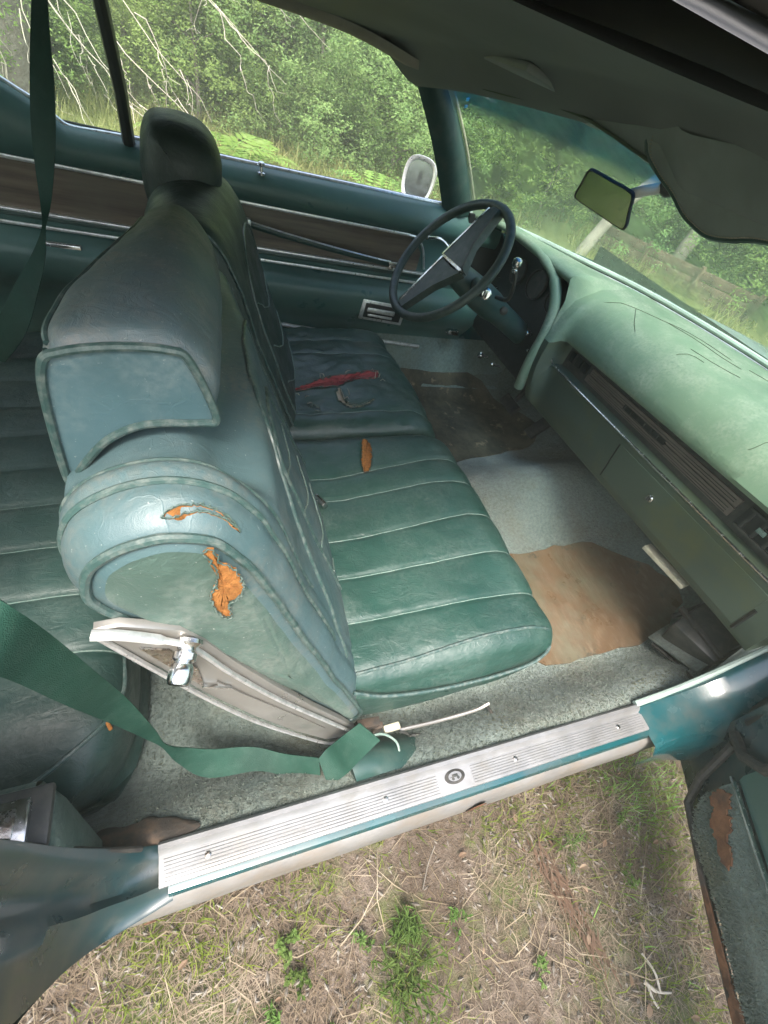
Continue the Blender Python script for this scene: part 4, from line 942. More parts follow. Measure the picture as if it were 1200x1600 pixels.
# driver side outer mirror
om = V(.128, .945, .975); mn = V(-.62, -.77, .12).normalized(); mu = (V(0, 0, 1) - mn * mn.z).normalized(); mr = mu.cross(mn)
def egg(s_, d):
    return [om + mr * (.060 * s_ * abs(math.cos(a)) ** .75 * (1 if math.cos(a) > 0 else -1) * (1 + .10 * math.sin(a))) + mu * (.074 * s_ * abs(math.sin(a)) ** .75 * (1 if math.sin(a) > 0 else -1)) + mn * d for a in [2 * math.pi * i / 44 for i in range(44)]]
mm = MB().loft([egg(.12, -.075), egg(.55, -.066), egg(.85, -.042), egg(.98, -.015), egg(1.0, .0), egg(.98, .006), egg(.84, .004), egg(.80, -.002)], cu=True, cap=False); mm.f.append(tuple(range(44)))
omo = mm.build('outside_mirror', M['bright'], car, ang=60, label='chrome outside mirror beyond the driver door')
MB().add(egg(.81, .0), [tuple(range(44))]).build('mirror_glass', M['mirror_out'], omo, sm=False)
MB().tube(spline([(.135, .955, .915), (.15, .94, .885), (.165, .90, .865)], 10), .011, 10).lathe((.165, .895, .835), (0, .2, 1), [(.022, 0), (.020, .012), (.012, .03)], 16).build('mirror_foot', M['bright'], omo)
# outer fender/door top on the driver side + hood
MB().loft([[V(x, .762, .950), V(x, .80, .946), V(x, .862, .93)] for x in (-1.3, -.6, 0, .22)]).build('door_outer_ledge', M['paint'], car)
rows = []
for i in range(18):
    x = lerp(.20, 2.6, i / 17); row = []
    for j in range(61):
        y = lerp(.84, -.93, j / 60)
        xb = interp(sorted((b, a) for a, b in WB), max(-.775, min(.775, y))) + .03
        xx = lerp(min(xb, 1.2), 2.6, i / 17); zc = .93 - .20 * smooth(.6, 3.0, xx) - .13 * smooth(.3, 1.0, abs(y)) * smooth(.3, 1.2, xx) - .07 * max(0, xx - .8)
        row.append(V(xx, y, zc))
    rows.append(row)
MB().loft(rows).build('hood', M['hood'], car, ang=60, label='teal hood paled by a painted sky reflection, beyond the windshield')

BELT_A = [((-0.885, -0.616, 0.954), (-0.523, -0.5, -0.691), 0.0565),((-0.848, -0.639, 0.94), (-0.496, -0.522, -0.694), 0.0534),((-0.831, -0.647, 0.914), (-0.468, -0.543, -0.698), 0.0544),((-0.825, -0.635, 0.843), (-0.523, -0.5, -0.691), 0.0539),((-0.814, -0.624, 0.745), (-0.588, -0.443, -0.677), 0.0499),((-0.795, -0.614, 0.623), (-0.648, -0.383, -0.659), 0.0394),((-0.77, -0.619, 0.52), (-0.703, -0.32, -0.635), 0.0194),((-0.757, -0.624, 0.467), (-0.753, -0.254, -0.606), 0.0082),((-0.735, -0.628, 0.405), (-0.523, -0.5, -0.691), 0.0308),((-0.691, -0.644, 0.372), (-0.307, -0.646, -0.699), 0.0525),((-0.614, -0.654, 0.362), (0.092, -0.788, -0.609), 0.045),((-0.559, -0.679, 0.356), (0.172, -0.799, -0.576), 0.0479),((-0.506, -0.706, 0.375), (0.011, -0.771, -0.637), 0.0497)]
BELT_B = [((-0.503, -0.711, 0.387), (0.251, -0.804, -0.539), 0.0515),((-0.48, -0.704, 0.405), (0.474, -0.782, -0.404), 0.0585),((-0.457, -0.697, 0.45), (0.605, -0.738, -0.299), 0.0525),((-0.428, -0.688, 0.487), (0.664, -0.707, -0.242), 0.0473)]
BELT_C = [((-0.882, 0.585, 1.24), (0.916, -0.36, 0.179), 0.0264),((-0.892, 0.548, 1.191), (0.918, -0.347, 0.191), 0.0303),((-0.899, 0.51, 1.141), (0.922, -0.322, 0.215), 0.038),((-0.907, 0.475, 1.08), (0.925, -0.296, 0.238), 0.0477),((-0.916, 0.438, 1.016), (0.925, -0.296, 0.238), 0.0488),((-0.927, 0.421, 0.954), (0.925, -0.296, 0.238), 0.0398),((-0.942, 0.414, 0.884), (0.925, -0.296, 0.238), 0.0221),((-0.964, 0.441, 0.825), (0.925, -0.296, 0.238), 0.0102),((-0.991, 0.448, 0.761), (0.899, -0.421, 0.12), 0.0333),((-1.035, 0.448, 0.682), (0.846, -0.534, -0.002), 0.0596),((-1.091, 0.435, 0.585), (0.767, -0.63, -0.124), 0.0813),((-1.171, 0.437, 0.489), (0.767, -0.63, -0.124), 0.0875)]
def smooth_belt(tab, n=70):
    c = spline([p for p, _, _ in tab], n); d = spline([q for _, q, _ in tab], n); w_ = [p.x for p in spline([V(q, 0, 0) for _, _, q in tab], n)]
    return list(zip(c, d)), [max(.006, x) for x in w_]
for nm, tab, lab in (('seat_belt', BELT_A, 'green passenger seat belt drooping from the left edge across the rear floor to the sill'), ('seat_belt', BELT_C, 'dark green twisted seat belt hanging beside the far rear side window')):
    pts, ws2 = smooth_belt(tab, 90)
    e = empty(nm, tuple(pts[-1][0]) if nm else (0, 0, 0), lab, 'seat belt', 'seat belts in the car'); off = -Vector(e.location)
    o = ribbon('webbing', pts, ws2, M['belt'], e, th=.0018); o.location = off
    if tab is BELT_A:
        pts, ws2 = smooth_belt(BELT_B, 24); o = ribbon('folded_webbing', pts, ws2, M['belt'], e, th=.0018); o.location = off
        kp_ = MB().box((-.452, -.700, .337), (.006, .058, .004), Matrix.Rotation(R(35), 3, 'Z') @ Matrix.Rotation(R(-20), 3, 'Y'), .001); o = kp_.build('webbing_keeper', M['rubber'], e); o.location = off
        rt = MB(); rows = []
        # soft plastic retractor boot on the floor by the sill
        for k in range(13):
            t = k / 12; x = lerp(-.445, -.23, t); hgt = lerp(.075, .012, t ** 1.3); wdt = .045
            rows.append([V(x, -.745, .335), V(x - .004, -.742, .335 + hgt * .55 + .02), V(x - .010, -.715, .318 + hgt + .015), V(x - .010, -.69, .315 + hgt), V(x, -.668, .300 + hgt * .5), V(x, -.660, .29)])
        rt.loft(rows, cap=True); o = rt.build('retractor_boot', M['teal_plastic'], e, ang=70); o.location = off
        o = MB().tube(spline([(-.43, -.685, .40), (-.385, -.678, .405), (-.350, -.70, .385), (-.365, -.735, .372), (-.44, -.742, .372)], 30), .0024, 6).build('boot_seam', M['stitch'], e); o.location = off
    else:
        o = MB().box(pts[-1][0] + V(0, 0, .01), (.05, .06, .02), bev=.005).build('buckle', M['chrome'], e); o.location = off

# ============================================================ dashboard
def wbx(y):
    return interp(sorted((b, a) for a, b in WB), max(-.77, min(.77, y)))
def dash_pass(y):
    xb = wbx(y) - .012; k = (.18 - y) / .84; zt = lerp(.813, .850, max(0, min(1, k))); zb = lerp(.732, .750, max(0, min(1, k))); lo = lerp(.560, .585, max(0, min(1, k)))
    b = .006 * noise.noise(V(y * 5, 0, 2)); xm = min(xb, .62)
    return [(xb, .948), (lerp(xb, .47, .33), .960 + b), (lerp(xb, .47, .66), .962 + b), (min(.47, xb - .02), .953 + b), (.432, .934), (.402, .905), (.386, .872), (.378, zt + .012), (.384, zt), (.420, zt - .008), (.424, zb + .006), (.398, zb), (.391, zb - .010), (.400, lerp(zb, lo, .45)), (.414, lo + .012), (.424, lo), (.455, lo - .006), (.60, lo - .01), (.84, lo + .02)]
def dash_drv(y):
    xb = max(wbx(y) - .012, .27); hood = .972 - .10 * smooth(.60, .75, y) * 0 
    xf = .355 + .0 * y
    xf = min(xf, xb - .02)
    return [(xb, .948), (lerp(xb, xf, .3), .962), (lerp(xb, xf, .6), .972), (lerp(xb, xf, .85), .975), (xf + .004, .970), (xf - .002, .960), (xf + .002, .950), (xf + .02, .942), (.42, .935), (.440, .90), (.430, .84), (.415, .78), (.405, .72), (.398, .665), (.390, .62), (.400, .59), (.44, .575), (.60, .57), (.84, .58)]
def dash_side(y):     # rounded divider between cluster and passenger side
    p = dash_pass(.17)
    return [(a - .002, b) for a, b in p[:5]] + [(.392, .912), (.372, .872), (.358, .82), (.352, .79), (.350, .75), (.352, .71), (.358, .68), (.364, .66), (.374, .63), (.386, .595), (.40, .575), (.44, .565), (.60, .56), (.84, .58)]
def blend(a, b, t): return [(lerp(p[0], q[0], t), lerp(p[1], q[1], t)) for p, q in zip(a, b)]
def dash_rows(f, ys_): return [[V(x, y, z) for x, z in f(y)] for y in ys_]
mb = MB(); rows = [[V(p.x, -.752, p.z) if False else p + V(0, -.006, 0) for p in r] for r in dash_rows(dash_pass, [-.745])] + dash_rows(dash_pass, [-.745 + i * .02 for i in range(46)])
rows += [[V(x, .172, z) for x, z in blend(dash_pass(.172), dash_side(0), .25)], [V(x, .180, z) for x, z in blend(dash_pass(.18), dash_side(0), .7)], [V(x, .190, z) for x, z in dash_side(0)], [V(x, .215, z) for x, z in dash_side(0)]]
rows = [[p for p in r] for r in rows]
for r in rows:
    for i, p in enumerate(r):
        if p.y < -.68 and i < 9: p.x += .0; p.z -= .03 * smooth(-.68, -.755, p.y)
top = MB().loft([r[:9] for r in rows]).build('dashboard', M['dash'], car, ang=50, label='pale green cracked padded dashboard')
MB().loft([r[8:] for r in rows]).build('dashboard_face', M['dash_low'], car, ang=40, label='dark green lower dashboard panel')
# driver side: pad with hood over the instruments
dy = [.236 + i * .0175 for i in range(30)]
rows = [[V(x, .215, z) for x, z in dash_side(0)], [V(x, .226, z) for x, z in blend(dash_side(0), dash_drv(.24), .35)]] + [[V(x, y, z) for x, z in dash_drv(y)] for y in dy]
MB().loft([r[:8] for r in rows]).build('instrument_hood', M['dash'], top, ang=60)
MB().loft([r[7:] for r in rows[2:]]).build('instrument_panel', M['black'], car, ang=50, label='black instrument panel behind the steering wheel')
# rounded lip of the cluster opening, sweeping down its right side
lip = spline([V(.352, .71, .952), V(.350, .60, .962), V(.350, .48, .966), V(.352, .38, .958), V(.358, .300, .930), (.362, .252, .872), V(.360, .234, .80), V(.354, .229, .73), V(.358, .231, .66), V(.372, .238, .60)], 80)
MB().tube(lip, [.011] * 24 + [.013] * 8 + [.017] * 100, 14).build('cluster_bezel', M['dash'], top)
MB().loft([[p + V(0, .0, 0) for p in lip], [p + V(.055, .016, -.006) for p in lip], [p + V(.10, .03, -.012) for p in lip]]).build('cluster_reveal', M['black'], top, ang=70)
# outer end of the hood at the driver pillar
MB().slab([V(.25, .738, .96), V(.36, .742, .965), V(.43, .744, .90), V(.42, .744, .72), V(.34, .742, .78), V(.27, .74, .88)], (0, -1, 0), .012, .003).build('hood_end', M['black'], top)
# gauges and switches on the panel
gc = MB()
for (y, z, r_) in ((.33, .86, .042), (.45, .86, .048), (.57, .85, .042)):
    gc.lathe((.428, y, z), (-1, 0, .15), [(r_, 0), (r_, .008), (r_ * .93, .010), (r_ * .90, .004), (.0001, .004)], 28)
gc.build('gauge_rim', M['dark_trim'], car)
for (x, y, z, r_) in ((.395, .338, .742, .010), (.40, .30, .70, .006), (.33, .449, .590, .012), (.33, .36, .606, .007), (.395, .66, .80, .008), (.395, .63, .77, .006)):
    MB().lathe((x, y, z), (-1, 0, .2), [(.004, -.03), (.004, 0), (r_, .002), (r_, .010), (r_ * .7, .014), (.0001, .014)], 14).build('dash_knob', M['chrome'], car)

# vent and trim strip on the passenger side
def strip_pt(y, t, d):     # t 0 top .. 1 bottom, d out of the recess
    k = (.18 - y) / .84; zt = lerp(.813, .850, k) - .006; zb = lerp(.732, .750, k) + .006; return V(.4235 - d, y, lerp(zt, zb, t))
def strip(name, y0, y1, t0, t1, d, mat, parent, n=12, **kw):
    rows = []
    for i in range(n + 1):
        y = lerp(y0, y1, i / n); rows.append([strip_pt(y, t0, 0), strip_pt(y, t0, d), strip_pt(y, (t0 + t1) / 2, d + .0004), strip_pt(y, t1, d), strip_pt(y, t1, 0)])
    return MB().loft(rows, cap=True).build(name, mat, parent, ang=30, **kw)
vs = strip('vent_strip', .165, -.742, 0, 1, .004, M['dark_trim'], car, 30, label='dark recessed trim strip with vents along the dashboard')
strip('brushed_trim', .035, -.51, .22, .46, .012, M['brown_trim'], vs, 20); strip('brushed_trim', .045, -.51, .52, .80, .009, M['brown_trim'], vs, 20)
strip('slot', -.125, -.285, .38, .56, .0135, M['black'], vs, 8)
for k in range(6): strip('slot_vane', -.13 - k * .026, -.134 - k * .026, .40, .54, .016, M['dark_trim'], vs, 1)
for t in (.30, .38, .60, .68, .75): strip('groove', .03, -.50, t, t + .012, .0132 if t < .5 else .0102, M['black'], vs, 12)
for k, y in enumerate((.14, .108, .076)): strip('rocker_switch', y, y - .02, .2, .62, .012, M['black'], vs, 1)
lv = strip('side_vent', -.53, -.70, .06, .80, .014, M['black'], vs, 6)
for k in range(5): strip('vent_vane', -.545 - k * .030, -.551 - k * .030, .16, .70, .022, M['dark_trim'], lv, 1)
for t in (.14, .72): strip('vent_frame', -.535, -.695, t, t + .06, .021, M['dark_trim'], lv, 4)
strip('vent_tab', -.575, -.595, .36, .50, .024, M['chrome'], lv, 1)
MB().tube([V(.389 + 0 * y, y, lerp(.732, .750, (.18 - y) / .84) - .001) for y in (.165, 0, -.3, -.6, -.745)], .0028, 7).build('chrome_line', M['chrome'], vs)
MB().tube(spline([V(.389, .165, .732), V(.387, .178, .745), V(.385, .180, .80), V(.383, .166, .815)], 16), .002, 6).build('chrome_line', M['old_chrome'], vs)
# glove box seams, lock, tan lip in the lower edge
def face_pt(y, t, d): 
    p = dash_pass(y); a = V(p[12][0], y, p[12][1]); b = V(p[13][0], y, p[13][1]); c = V(p[14][0], y, p[14][1])
    q = lerp(a, b, t * 2) if t < .5 else lerp(b, c, (t - .5) * 2); return q + V(-d, 0, 0)
gl = MB(); gl.tube([face_pt(-.20, .12 + .8 * i / 6, .0002) for i in range(7)], .0017, 5); gl.tube([face_pt(-.70, .45 + .5 * i / 6, .0002) for i in range(7)], .0045, 5)
gl.build('glove_box_gap', M['black'], car)
gb = MB(); rows = [[face_pt(lerp(-.205, -.695, i / 16), t, d) for t, d in ((.10, -.002), (.11, .0022), (.5, .0026), (.90, .0022), (.91, -.002))] for i in range(17)]
gbo = MB().loft(rows, cap=True).build('glove_box_door', M['dash_low'], car, ang=30)
MB().lathe(face_pt(-.365, .46, .002), (-1, 0, -.1), [(.010, 0), (.010, .004), (.0075, .006), (.0075, .009), (.0001, .009)], 18).build('glove_box_lock', M['chrome'], gbo)
MB().box(face_pt(-.365, .46, .011) + V(-.001, 0, 0), (.003, .003, .012)).build('key_slot', M['dark_trim'], gbo)
MB().box((.438, -.500, .556), (.030, .135, .012), Matrix.Rotation(R(8), 3, 'Z'), .002).box((.437, -.515, .5625), (.022, .06, .003)).build('tan_lip', M['cream'], car)  # tan lip piece under the glove box, not a lamp
# lower edge of the dash on the driver side, brake, column
MB().box((.62, .50, .34), (.05, .11, .022), Matrix.Rotation(R(-50), 3, 'Y'), .005).tube([(.64, .50, .36), (.70, .50, .50), (.72, .50, .62)], .010, 8).build('brake_pedal', M['rubber'], car)
MB().box((.68, .33, .36), (.14, .055, .016), Matrix.Rotation(R(-48), 3, 'Y'), .004).build('accelerator_pedal', M['rubber'], car)
CRK = []
# cracks in the pad
def crack(pts):
    o_ = []
    for p in spline([V(a, b, 0) for a, b in pts], 30):
        y = p.y + .004 * noise.noise(V(p.x * 60, p.y * 60, 0)); pr = dash_pass(min(y, .16)); pr = sorted(pr[:6]); z = interp([(a, b) for a, b in pr], p.x); o_.append(V(p.x, y, z + .0006))
    CRK.append(MB().tube(o_, [.0003] + [.0009] * (len(o_) - 2) + [.0003], 5).build('crack', M['crackmat'], top))
crack([(.44, .16), (.50, .10), (.545, .02), (.575, -.05), (.59, -.12), (.60, -.17)]); crack([(.545, .02), (.56, -.08), (.57, -.16), (.59, -.21)]); crack([(.62, -.21), (.64, -.27), (.66, -.34)])
crack([(.50, .10), (.46, .05), (.43, .0)]); crack([(.50, -.12), (.52, -.19), (.54, -.25)]); crack([(.45, -.13), (.48, -.15), (.49, -.18)]); crack([(.40, -.44), (.43, -.45), (.46, -.50), (.48, -.56)])
# steering column
colax = V(.80, .01, -.42).normalized(); hubc = V(.0405, .4022, .904); WN = V(-.78682, -.02172, .6168)
c0 = hubc - WN * .035
col_ = MB().lathe(c0, V(.80, -.012, -.40), [(.030, 0), (.036, .01), (.040, .05), (.046, .13), (.046, .20), (.038, .24), (.036, .40), (.034, .5)], 28)
colo = col_.build('steering_column', M['teal_plastic'], car, label='teal steering column')
MB().lathe((.135, .345, .868), (-.3, -1, .1), [(.018, -.03), (.020, .02), (.020, .045), (.014, .050), (.012, .062), (.0001, .062)], 20).build('ignition_housing', M['teal_plastic'], colo)
MB().lathe((.122, .276, .876), (-.5, -1, .25), [(.016, 0), (.016, .010), (.011, .013), (.011, .022), (.0001, .022)], 20).build('ignition_lock', M['chrome'], colo)
MB().box((.105, .248, .884), (.010, .004, .024), bev=.002).build('ignition_key', M['chrome'], colo)
MB().lathe((.165, .225, .858), (-.3, -1, 0), [(.010, 0), (.012, .012), (.006, .016), (.0001, .016)], 12).build('column_knob', M['dark_trim'], colo)
gs = MB().tube(spline([(.21, .34, .845), (.20, .27, .87), (.175, .238, .925), (.155, .234, .968)], 20), [.0065] * 12 + [.005] * 12, 8).build('gear_lever', M['dark_trim'], colo)
MB().lathe((.1545, .2338, .966), (-.12, 0, 1), [(.005, -.012), (.0075, -.008), (.0075, -.004), (.0055, -.002), (.011, .004), (.0135, .012), (.0125, .021), (.007, .026), (.0001, .027)], 20).build('lever_knob', M['chrome'], gs)
MB().tube(spline([(.10, .44, .895), (.085, .54, .915), (.06, .60, .90)], 12), .0045, 8).lathe((.06, .60, .90), (-.3, 1, -.2), [(.004, 0), (.009, .006), (.009, .02), (.0001, .024)], 12).build('turn_signal_lever', M['chrome'], colo)
# steering wheel in its own plane: a, b axes, n towards the driver
WA = V(.02759, -.99962, 0); WBX = V(.61656, .01702, .78712)
wp = lambda a, b, c=0: hubc + WA * a + WBX * b + WN * c
swe = MB().tube([wp(.192 * math.cos(t * math.pi / 36), .192 * math.sin(t * math.pi / 36)) for t in range(72)], .0128, 14, closed=True).build('steering_wheel', M['wheel'], car, label='dark green two spoke steering wheel turned on its side')
def plate_(poly, c0_, c1_, bev=.004):
    mb_ = MB(); n_ = len(poly); cx = sum(p[0] for p in poly) / n_; cy = sum(p[1] for p in poly) / n_
    lo_ = [wp(a, b, c0_) for a, b in poly]; mi = [wp(a, b, c1_ - bev) for a, b in poly]; hi = [wp(lerp(a, cx, .06), lerp(b, cy, .03), c1_) for a, b in poly]
    mb_.add(lo_ + mi + hi, [(i, (i + 1) % n_, n_ + (i + 1) % n_, n_ + i) for i in range(n_)] + [(n_ + i, n_ + (i + 1) % n_, 2 * n_ + (i + 1) % n_, 2 * n_ + i) for i in range(n_)] + [tuple(range(2 * n_, 3 * n_)), tuple(range(n_))[::-1]]); return mb_
up_ = plate_([(-.020, .180), (.016, .182), (.046, .075), (.100, .010), (.055, .002), (-.016, .004)], -.012, .016)
up_.build('spoke', M['wheel'], swe, ang=25)
lo_ = plate_([(-.018, -.002), (.055, -.004), (.100, .004), (.052, -.075), (.020, -.182), (-.012, -.180)], -.012, .010)
lo_.build('spoke', M['wheel'], swe, ang=25)
plate_([(-.024, .170), (-.017, .170), (-.013, .0), (-.020, .0)], .006, .0185, .001).build('spoke_trim', M['chrome'], swe)
plate_([(-.020, .0), (-.013, .0), (-.004, -.172), (-.012, -.172)], .002, .013, .001).build('spoke_trim', M['chrome'], swe)
plate_([(-.015, .004), (-.013, -.003), (.098, .000), (.107, .007), (.098, .008)], .004, .0185, .001).build('spoke_trim', M['old_chrome'], swe)
plate_([(.016, .165), (.020, .165), (.054, .072), (.100, .012), (.094, .012), (.048, .070)], .012, .0178, .001).build('spoke_trim', M['dark_trim'], swe)
MB().lathe(hubc - WN * .045, WN, [(.036, 0), (.034, .02), (.040, .035)], 24).build('wheel_hub', M['wheel'], swe)

# ============================================================ open passenger door
DH = V(.44, -.894, 0); DU = V(-.4907, -.8713, 0); DN = V(-.8713, .4907, 0)   # along the door, inner normal
dp = lambda s_, z, d=0: V(DH.x, DH.y, z) + DU * s_ + DN * d
ddn = MB(); rows = []
for i in range(26):
    s_ = -.03 + i * .05
    rows.append([dp(s_, .93, -.02), dp(s_, .92, .018), dp(s_, .78, .030), dp(s_, .56, .030), dp(s_, .395, .014), dp(s_, .30, .008), dp(s_, .225, -.002), dp(s_, .205, -.020), dp(s_, .205, -.09), dp(s_, .25, -.12), dp(s_, .45, -.155), dp(s_, .70, -.165), dp(s_, .90, -.12), dp(s_, .94, -.08)])
pdo = ddn.loft(rows, cu=True, cap=True).build('passenger_door', M['jamb'], car, ang=40, label='open passenger door with rusty carpeted lower panel')
tr = MB(); rows = []
for i in range(30):
    s_ = .095 + i * .038; lowz = .235 + .085 * (1 - smooth(.095, .20, s_)) 
    lowz = interp([(.095, .335), (.105, .29), (.13, .255), (.17, .238), (.3, .250), (1.3, .250)], s_)
    rows.append([dp(s_, .392, .016), dp(s_, .392, .030), dp(s_, lerp(.392, lowz, .5), .030 + .003 * noise.noise(V(s_ * 9, 0, 0))), dp(s_, lowz + .008, .024), dp(s_, lowz, .008)])
dc = tr.loft(rows, cap=True).build('door_carpet', M['carpet_dark'], pdo, ang=60)
# pile of the door carpet
rnd = random.Random(31); mbp = MB()
for _ in range(16000):
    s_ = rnd.uniform(.10, .75); lowz = interp([(.095, .335), (.105, .29), (.13, .255), (.17, .238), (.3, .250), (1.3, .250)], s_); z = rnd.uniform(lowz + .006, .388)
    c = dp(s_, z, .0275); a = rnd.uniform(0, 6.28); u = DU * math.cos(a) * .0018 + V(0, 0, math.sin(a) * .0018); i = len(mbp.v)
    mbp.v += [c - u, c + u, c + DN * rnd.uniform(.003, .008) + DU * rnd.uniform(-.004, .004) + V(0, 0, rnd.uniform(-.004, .004))]; mbp.f.append((i, i + 1, i + 2))
mbp.build('carpet_pile', M['pile'], pdo, sm=False, kind='stuff')
for (ss, zz, a, b) in ((.125, .352, .024, .030), (.165, .335, .028, .030), (.215, .325, .026, .018), (.47, .245, .05, .016), (.38, .240, .06, .010), (.30, .238, .08, .008), (.58, .25, .06, .02)):
    ringp = [dp(ss + a * (1 + .5 * noise.noise(V(t * .45, ss * 9, 0))) * math.cos(t * .157), zz + b * (1 + .5 * noise.noise(V(t * .45, zz * 9, 4))) * math.sin(t * .157), .0335 if zz > .30 else .029) for t in range(40)]
    MB().slab(ringp, DN, .0035, .001).build('rust_patch', M['rust'], pdo)
MB().tube([dp(.085, .398, .032), dp(.3, .402, .032), dp(1.1, .405, .032)], .0062, 8, flat=.7).build('door_trim_strip', M['chrome'], pdo)
vin = MB(); rows = [[dp(s_, .405, .022), dp(s_, .43, .034), dp(s_, .55, .046), dp(s_, .62, .075), dp(s_, .66, .080), dp(s_, .70, .045), dp(s_, .86, .042), dp(s_, .92, .02)] for s_ in [.09 + i * .06 for i in range(18)]]
vin.loft(rows).build('door_trim_panel', M['door_vinyl'], pdo, ang=60)
ed = MB(); ed.tube([dp(.02, .42, .022), dp(.06, .30, .020), dp(.10, .232, .012), dp(.3, .212, .004), dp(1.1, .212, .004)], .010, 8); ed.build('door_weatherstrip', M['rubber'], pdo)
ed = MB(); ed.tube([dp(.0, .43, .02), dp(.06, .455, .045), dp(.10, .50, .05), dp(.12, .60, .05)], .012, 8); ed.build('wiring_boot', M['rubber'], pdo)
for k in range(26):
    s_ = .2 + k * .03; ringp = [dp(s_ + .012 * math.cos(t), .218 + .010 * math.sin(t) * (1 + .5 * noise.noise(V(k, t, 0))), .0) for t in [i * .7 for i in range(9)]]
    if noise.noise(V(k * 1.7, 0, 0)) > -.05: MB().slab(ringp, DN + V(0, 0, -.4), .003).build('edge_rust', M['rust'], pdo)

# ============================================================ ground cover by the door
def blades(name, n, area, h, wd, mat, label, cat, seed, flat=.3, zf=None, dens=None, curl=.5, parent=None, kind='stuff'):
    rnd = random.Random(seed); vs = []; fs = []
    for _ in range(n):
        x = rnd.uniform(area[0], area[1]); y = rnd.uniform(area[2], area[3])
        if dens and rnd.random() > dens(x, y): continue
        a = rnd.uniform(0, 6.283); hh = h * rnd.uniform(.4, 1.4); up = rnd.uniform(flat, 1) if flat >= 0 else rnd.uniform(-.02, .35); w_ = wd * rnd.uniform(.6, 1.3)
        t = V(math.cos(a), math.sin(a), 0); p = V(x, y, -.004); lx = hh * math.sqrt(max(0, 1 - up * up)); b = a + rnd.uniform(-.6, .6) * curl * 2; t2 = V(math.cos(b), math.sin(b), 0)
        c1 = p + t * lx * .5 + V(0, 0, hh * up * .65 + .004); c2 = c1 + t2 * lx * .6 + V(0, 0, hh * up * (.35 - curl * .3 * rnd.random()))
        s_ = V(-t.y, t.x, 0) * w_ / 2; s2 = V(-t2.y, t2.x, 0) * w_ / 2; i = len(vs)
        vs += [p - s_, p + s_, c1 + s2 * .8, c1 - s2 * .8, c2]; fs += [(i, i + 1, i + 2, i + 3), (i + 3, i + 2, i + 4)]
    o = mesh(name, vs, fs, mat, parent, sm=False, kind=kind); return tag(o, label, cat) if not parent else o
def green_d(x, y):
    v = .52 + .9 * noise.noise(V(x * 5.1, y * 5.1, 7)) + .30 * smooth(-.2, .5, x) + .12 * smooth(-.4, -.9, x); return max(0, v - .46) * 1.1 + .5 * math.exp(-((x + .34) / .07) ** 2 - ((y + 1.10) / .16) ** 2) * (1 if y < -.93 else 0) + .35 * math.exp(-((x - .32) / .20) ** 2 - ((y + 1.05) / .13) ** 2) * max(0, .4 + noise.noise(V(x * 9, y * 9, 1)))
near = (-1.5, 1.1, -1.9, -.80)
blades('dry_grass', 60000, near, .045, .0017, M['straw'], 'matted dry straw and grass covering the soil beside the car', 'dry grass', 1, flat=-1, curl=1.0)
blades('straw_stalks', 2600, near, .13, .0022, M['straw'], 'long pale dry stalks lying on the ground beside the sill', 'straw', 2, flat=-1, curl=.9)
blades('green_grass', 26000, near, .045, .0024, M['greenblade'], 'short yellow green grass growing in patches by the open door', 'grass', 3, flat=.3, dens=green_d)
def cluster_d(x, y): return 1 if (math.hypot((x - .48), (y + .86)) < .16) else .03
blades('lush_grass', 3000, (.1, 1.1, -1.3, -.80), .045, .0026, M['fern'], 'bright green grass showing between the sill and the open door', 'grass', 5, flat=.4, dens=cluster_d)
# crumbs of soil, needles and bark
rnd = random.Random(12); mb = MB()
for _ in range(5200):
    x = rnd.uniform(-1.4, 1.0); y = rnd.uniform(-1.8, -.82); s_ = rnd.uniform(.0015, .006); a = rnd.uniform(0, 3.14); u = V(math.cos(a), math.sin(a), 0) * s_ * rnd.uniform(1, 2.5); v = V(-math.sin(a), math.cos(a), 0) * s_ * .7; z = rnd.uniform(.0, .012)
    i = len(mb.v); c = V(x, y, z); mb.v += [c - u, c - v, c + u, c + v, c + V(0, 0, s_)]; mb.f += [(i, i + 1, i + 4), (i + 1, i + 2, i + 4), (i + 2, i + 3, i + 4), (i + 3, i, i + 4)]
tag(mb.build('leaf_litter', M['bark'], None, sm=False, kind='stuff'), 'small brown litter crumbs on the bare soil', 'litter')
# red brown bark strip
rnd = random.Random(5); mb = MB()
for _ in range(170):
    t = rnd.random(); c = V(lerp(.06, .11, t) + rnd.gauss(0, .012 + .02 * abs(noise.noise(V(t * 5, 0, 0)))), lerp(-.95, -1.20, t) + rnd.gauss(0, .022), rnd.uniform(.0, .02)); a = rnd.uniform(-2.2, -.9); l = rnd.uniform(.008, .03); u = V(math.cos(a), math.sin(a), .1) * l; v = V(-math.sin(a), math.cos(a), 0) * .0022; i = len(mb.v)
    mb.v += [c - u, c + v, c + u, c - v]; mb.f.append((i, i + 1, i + 2, i + 3))
tag(mb.build('pine_needle_heap', M['needles'], None, sm=False, kind='stuff'), 'narrow streak of rusty red pine needles on the soil', 'pine needles')
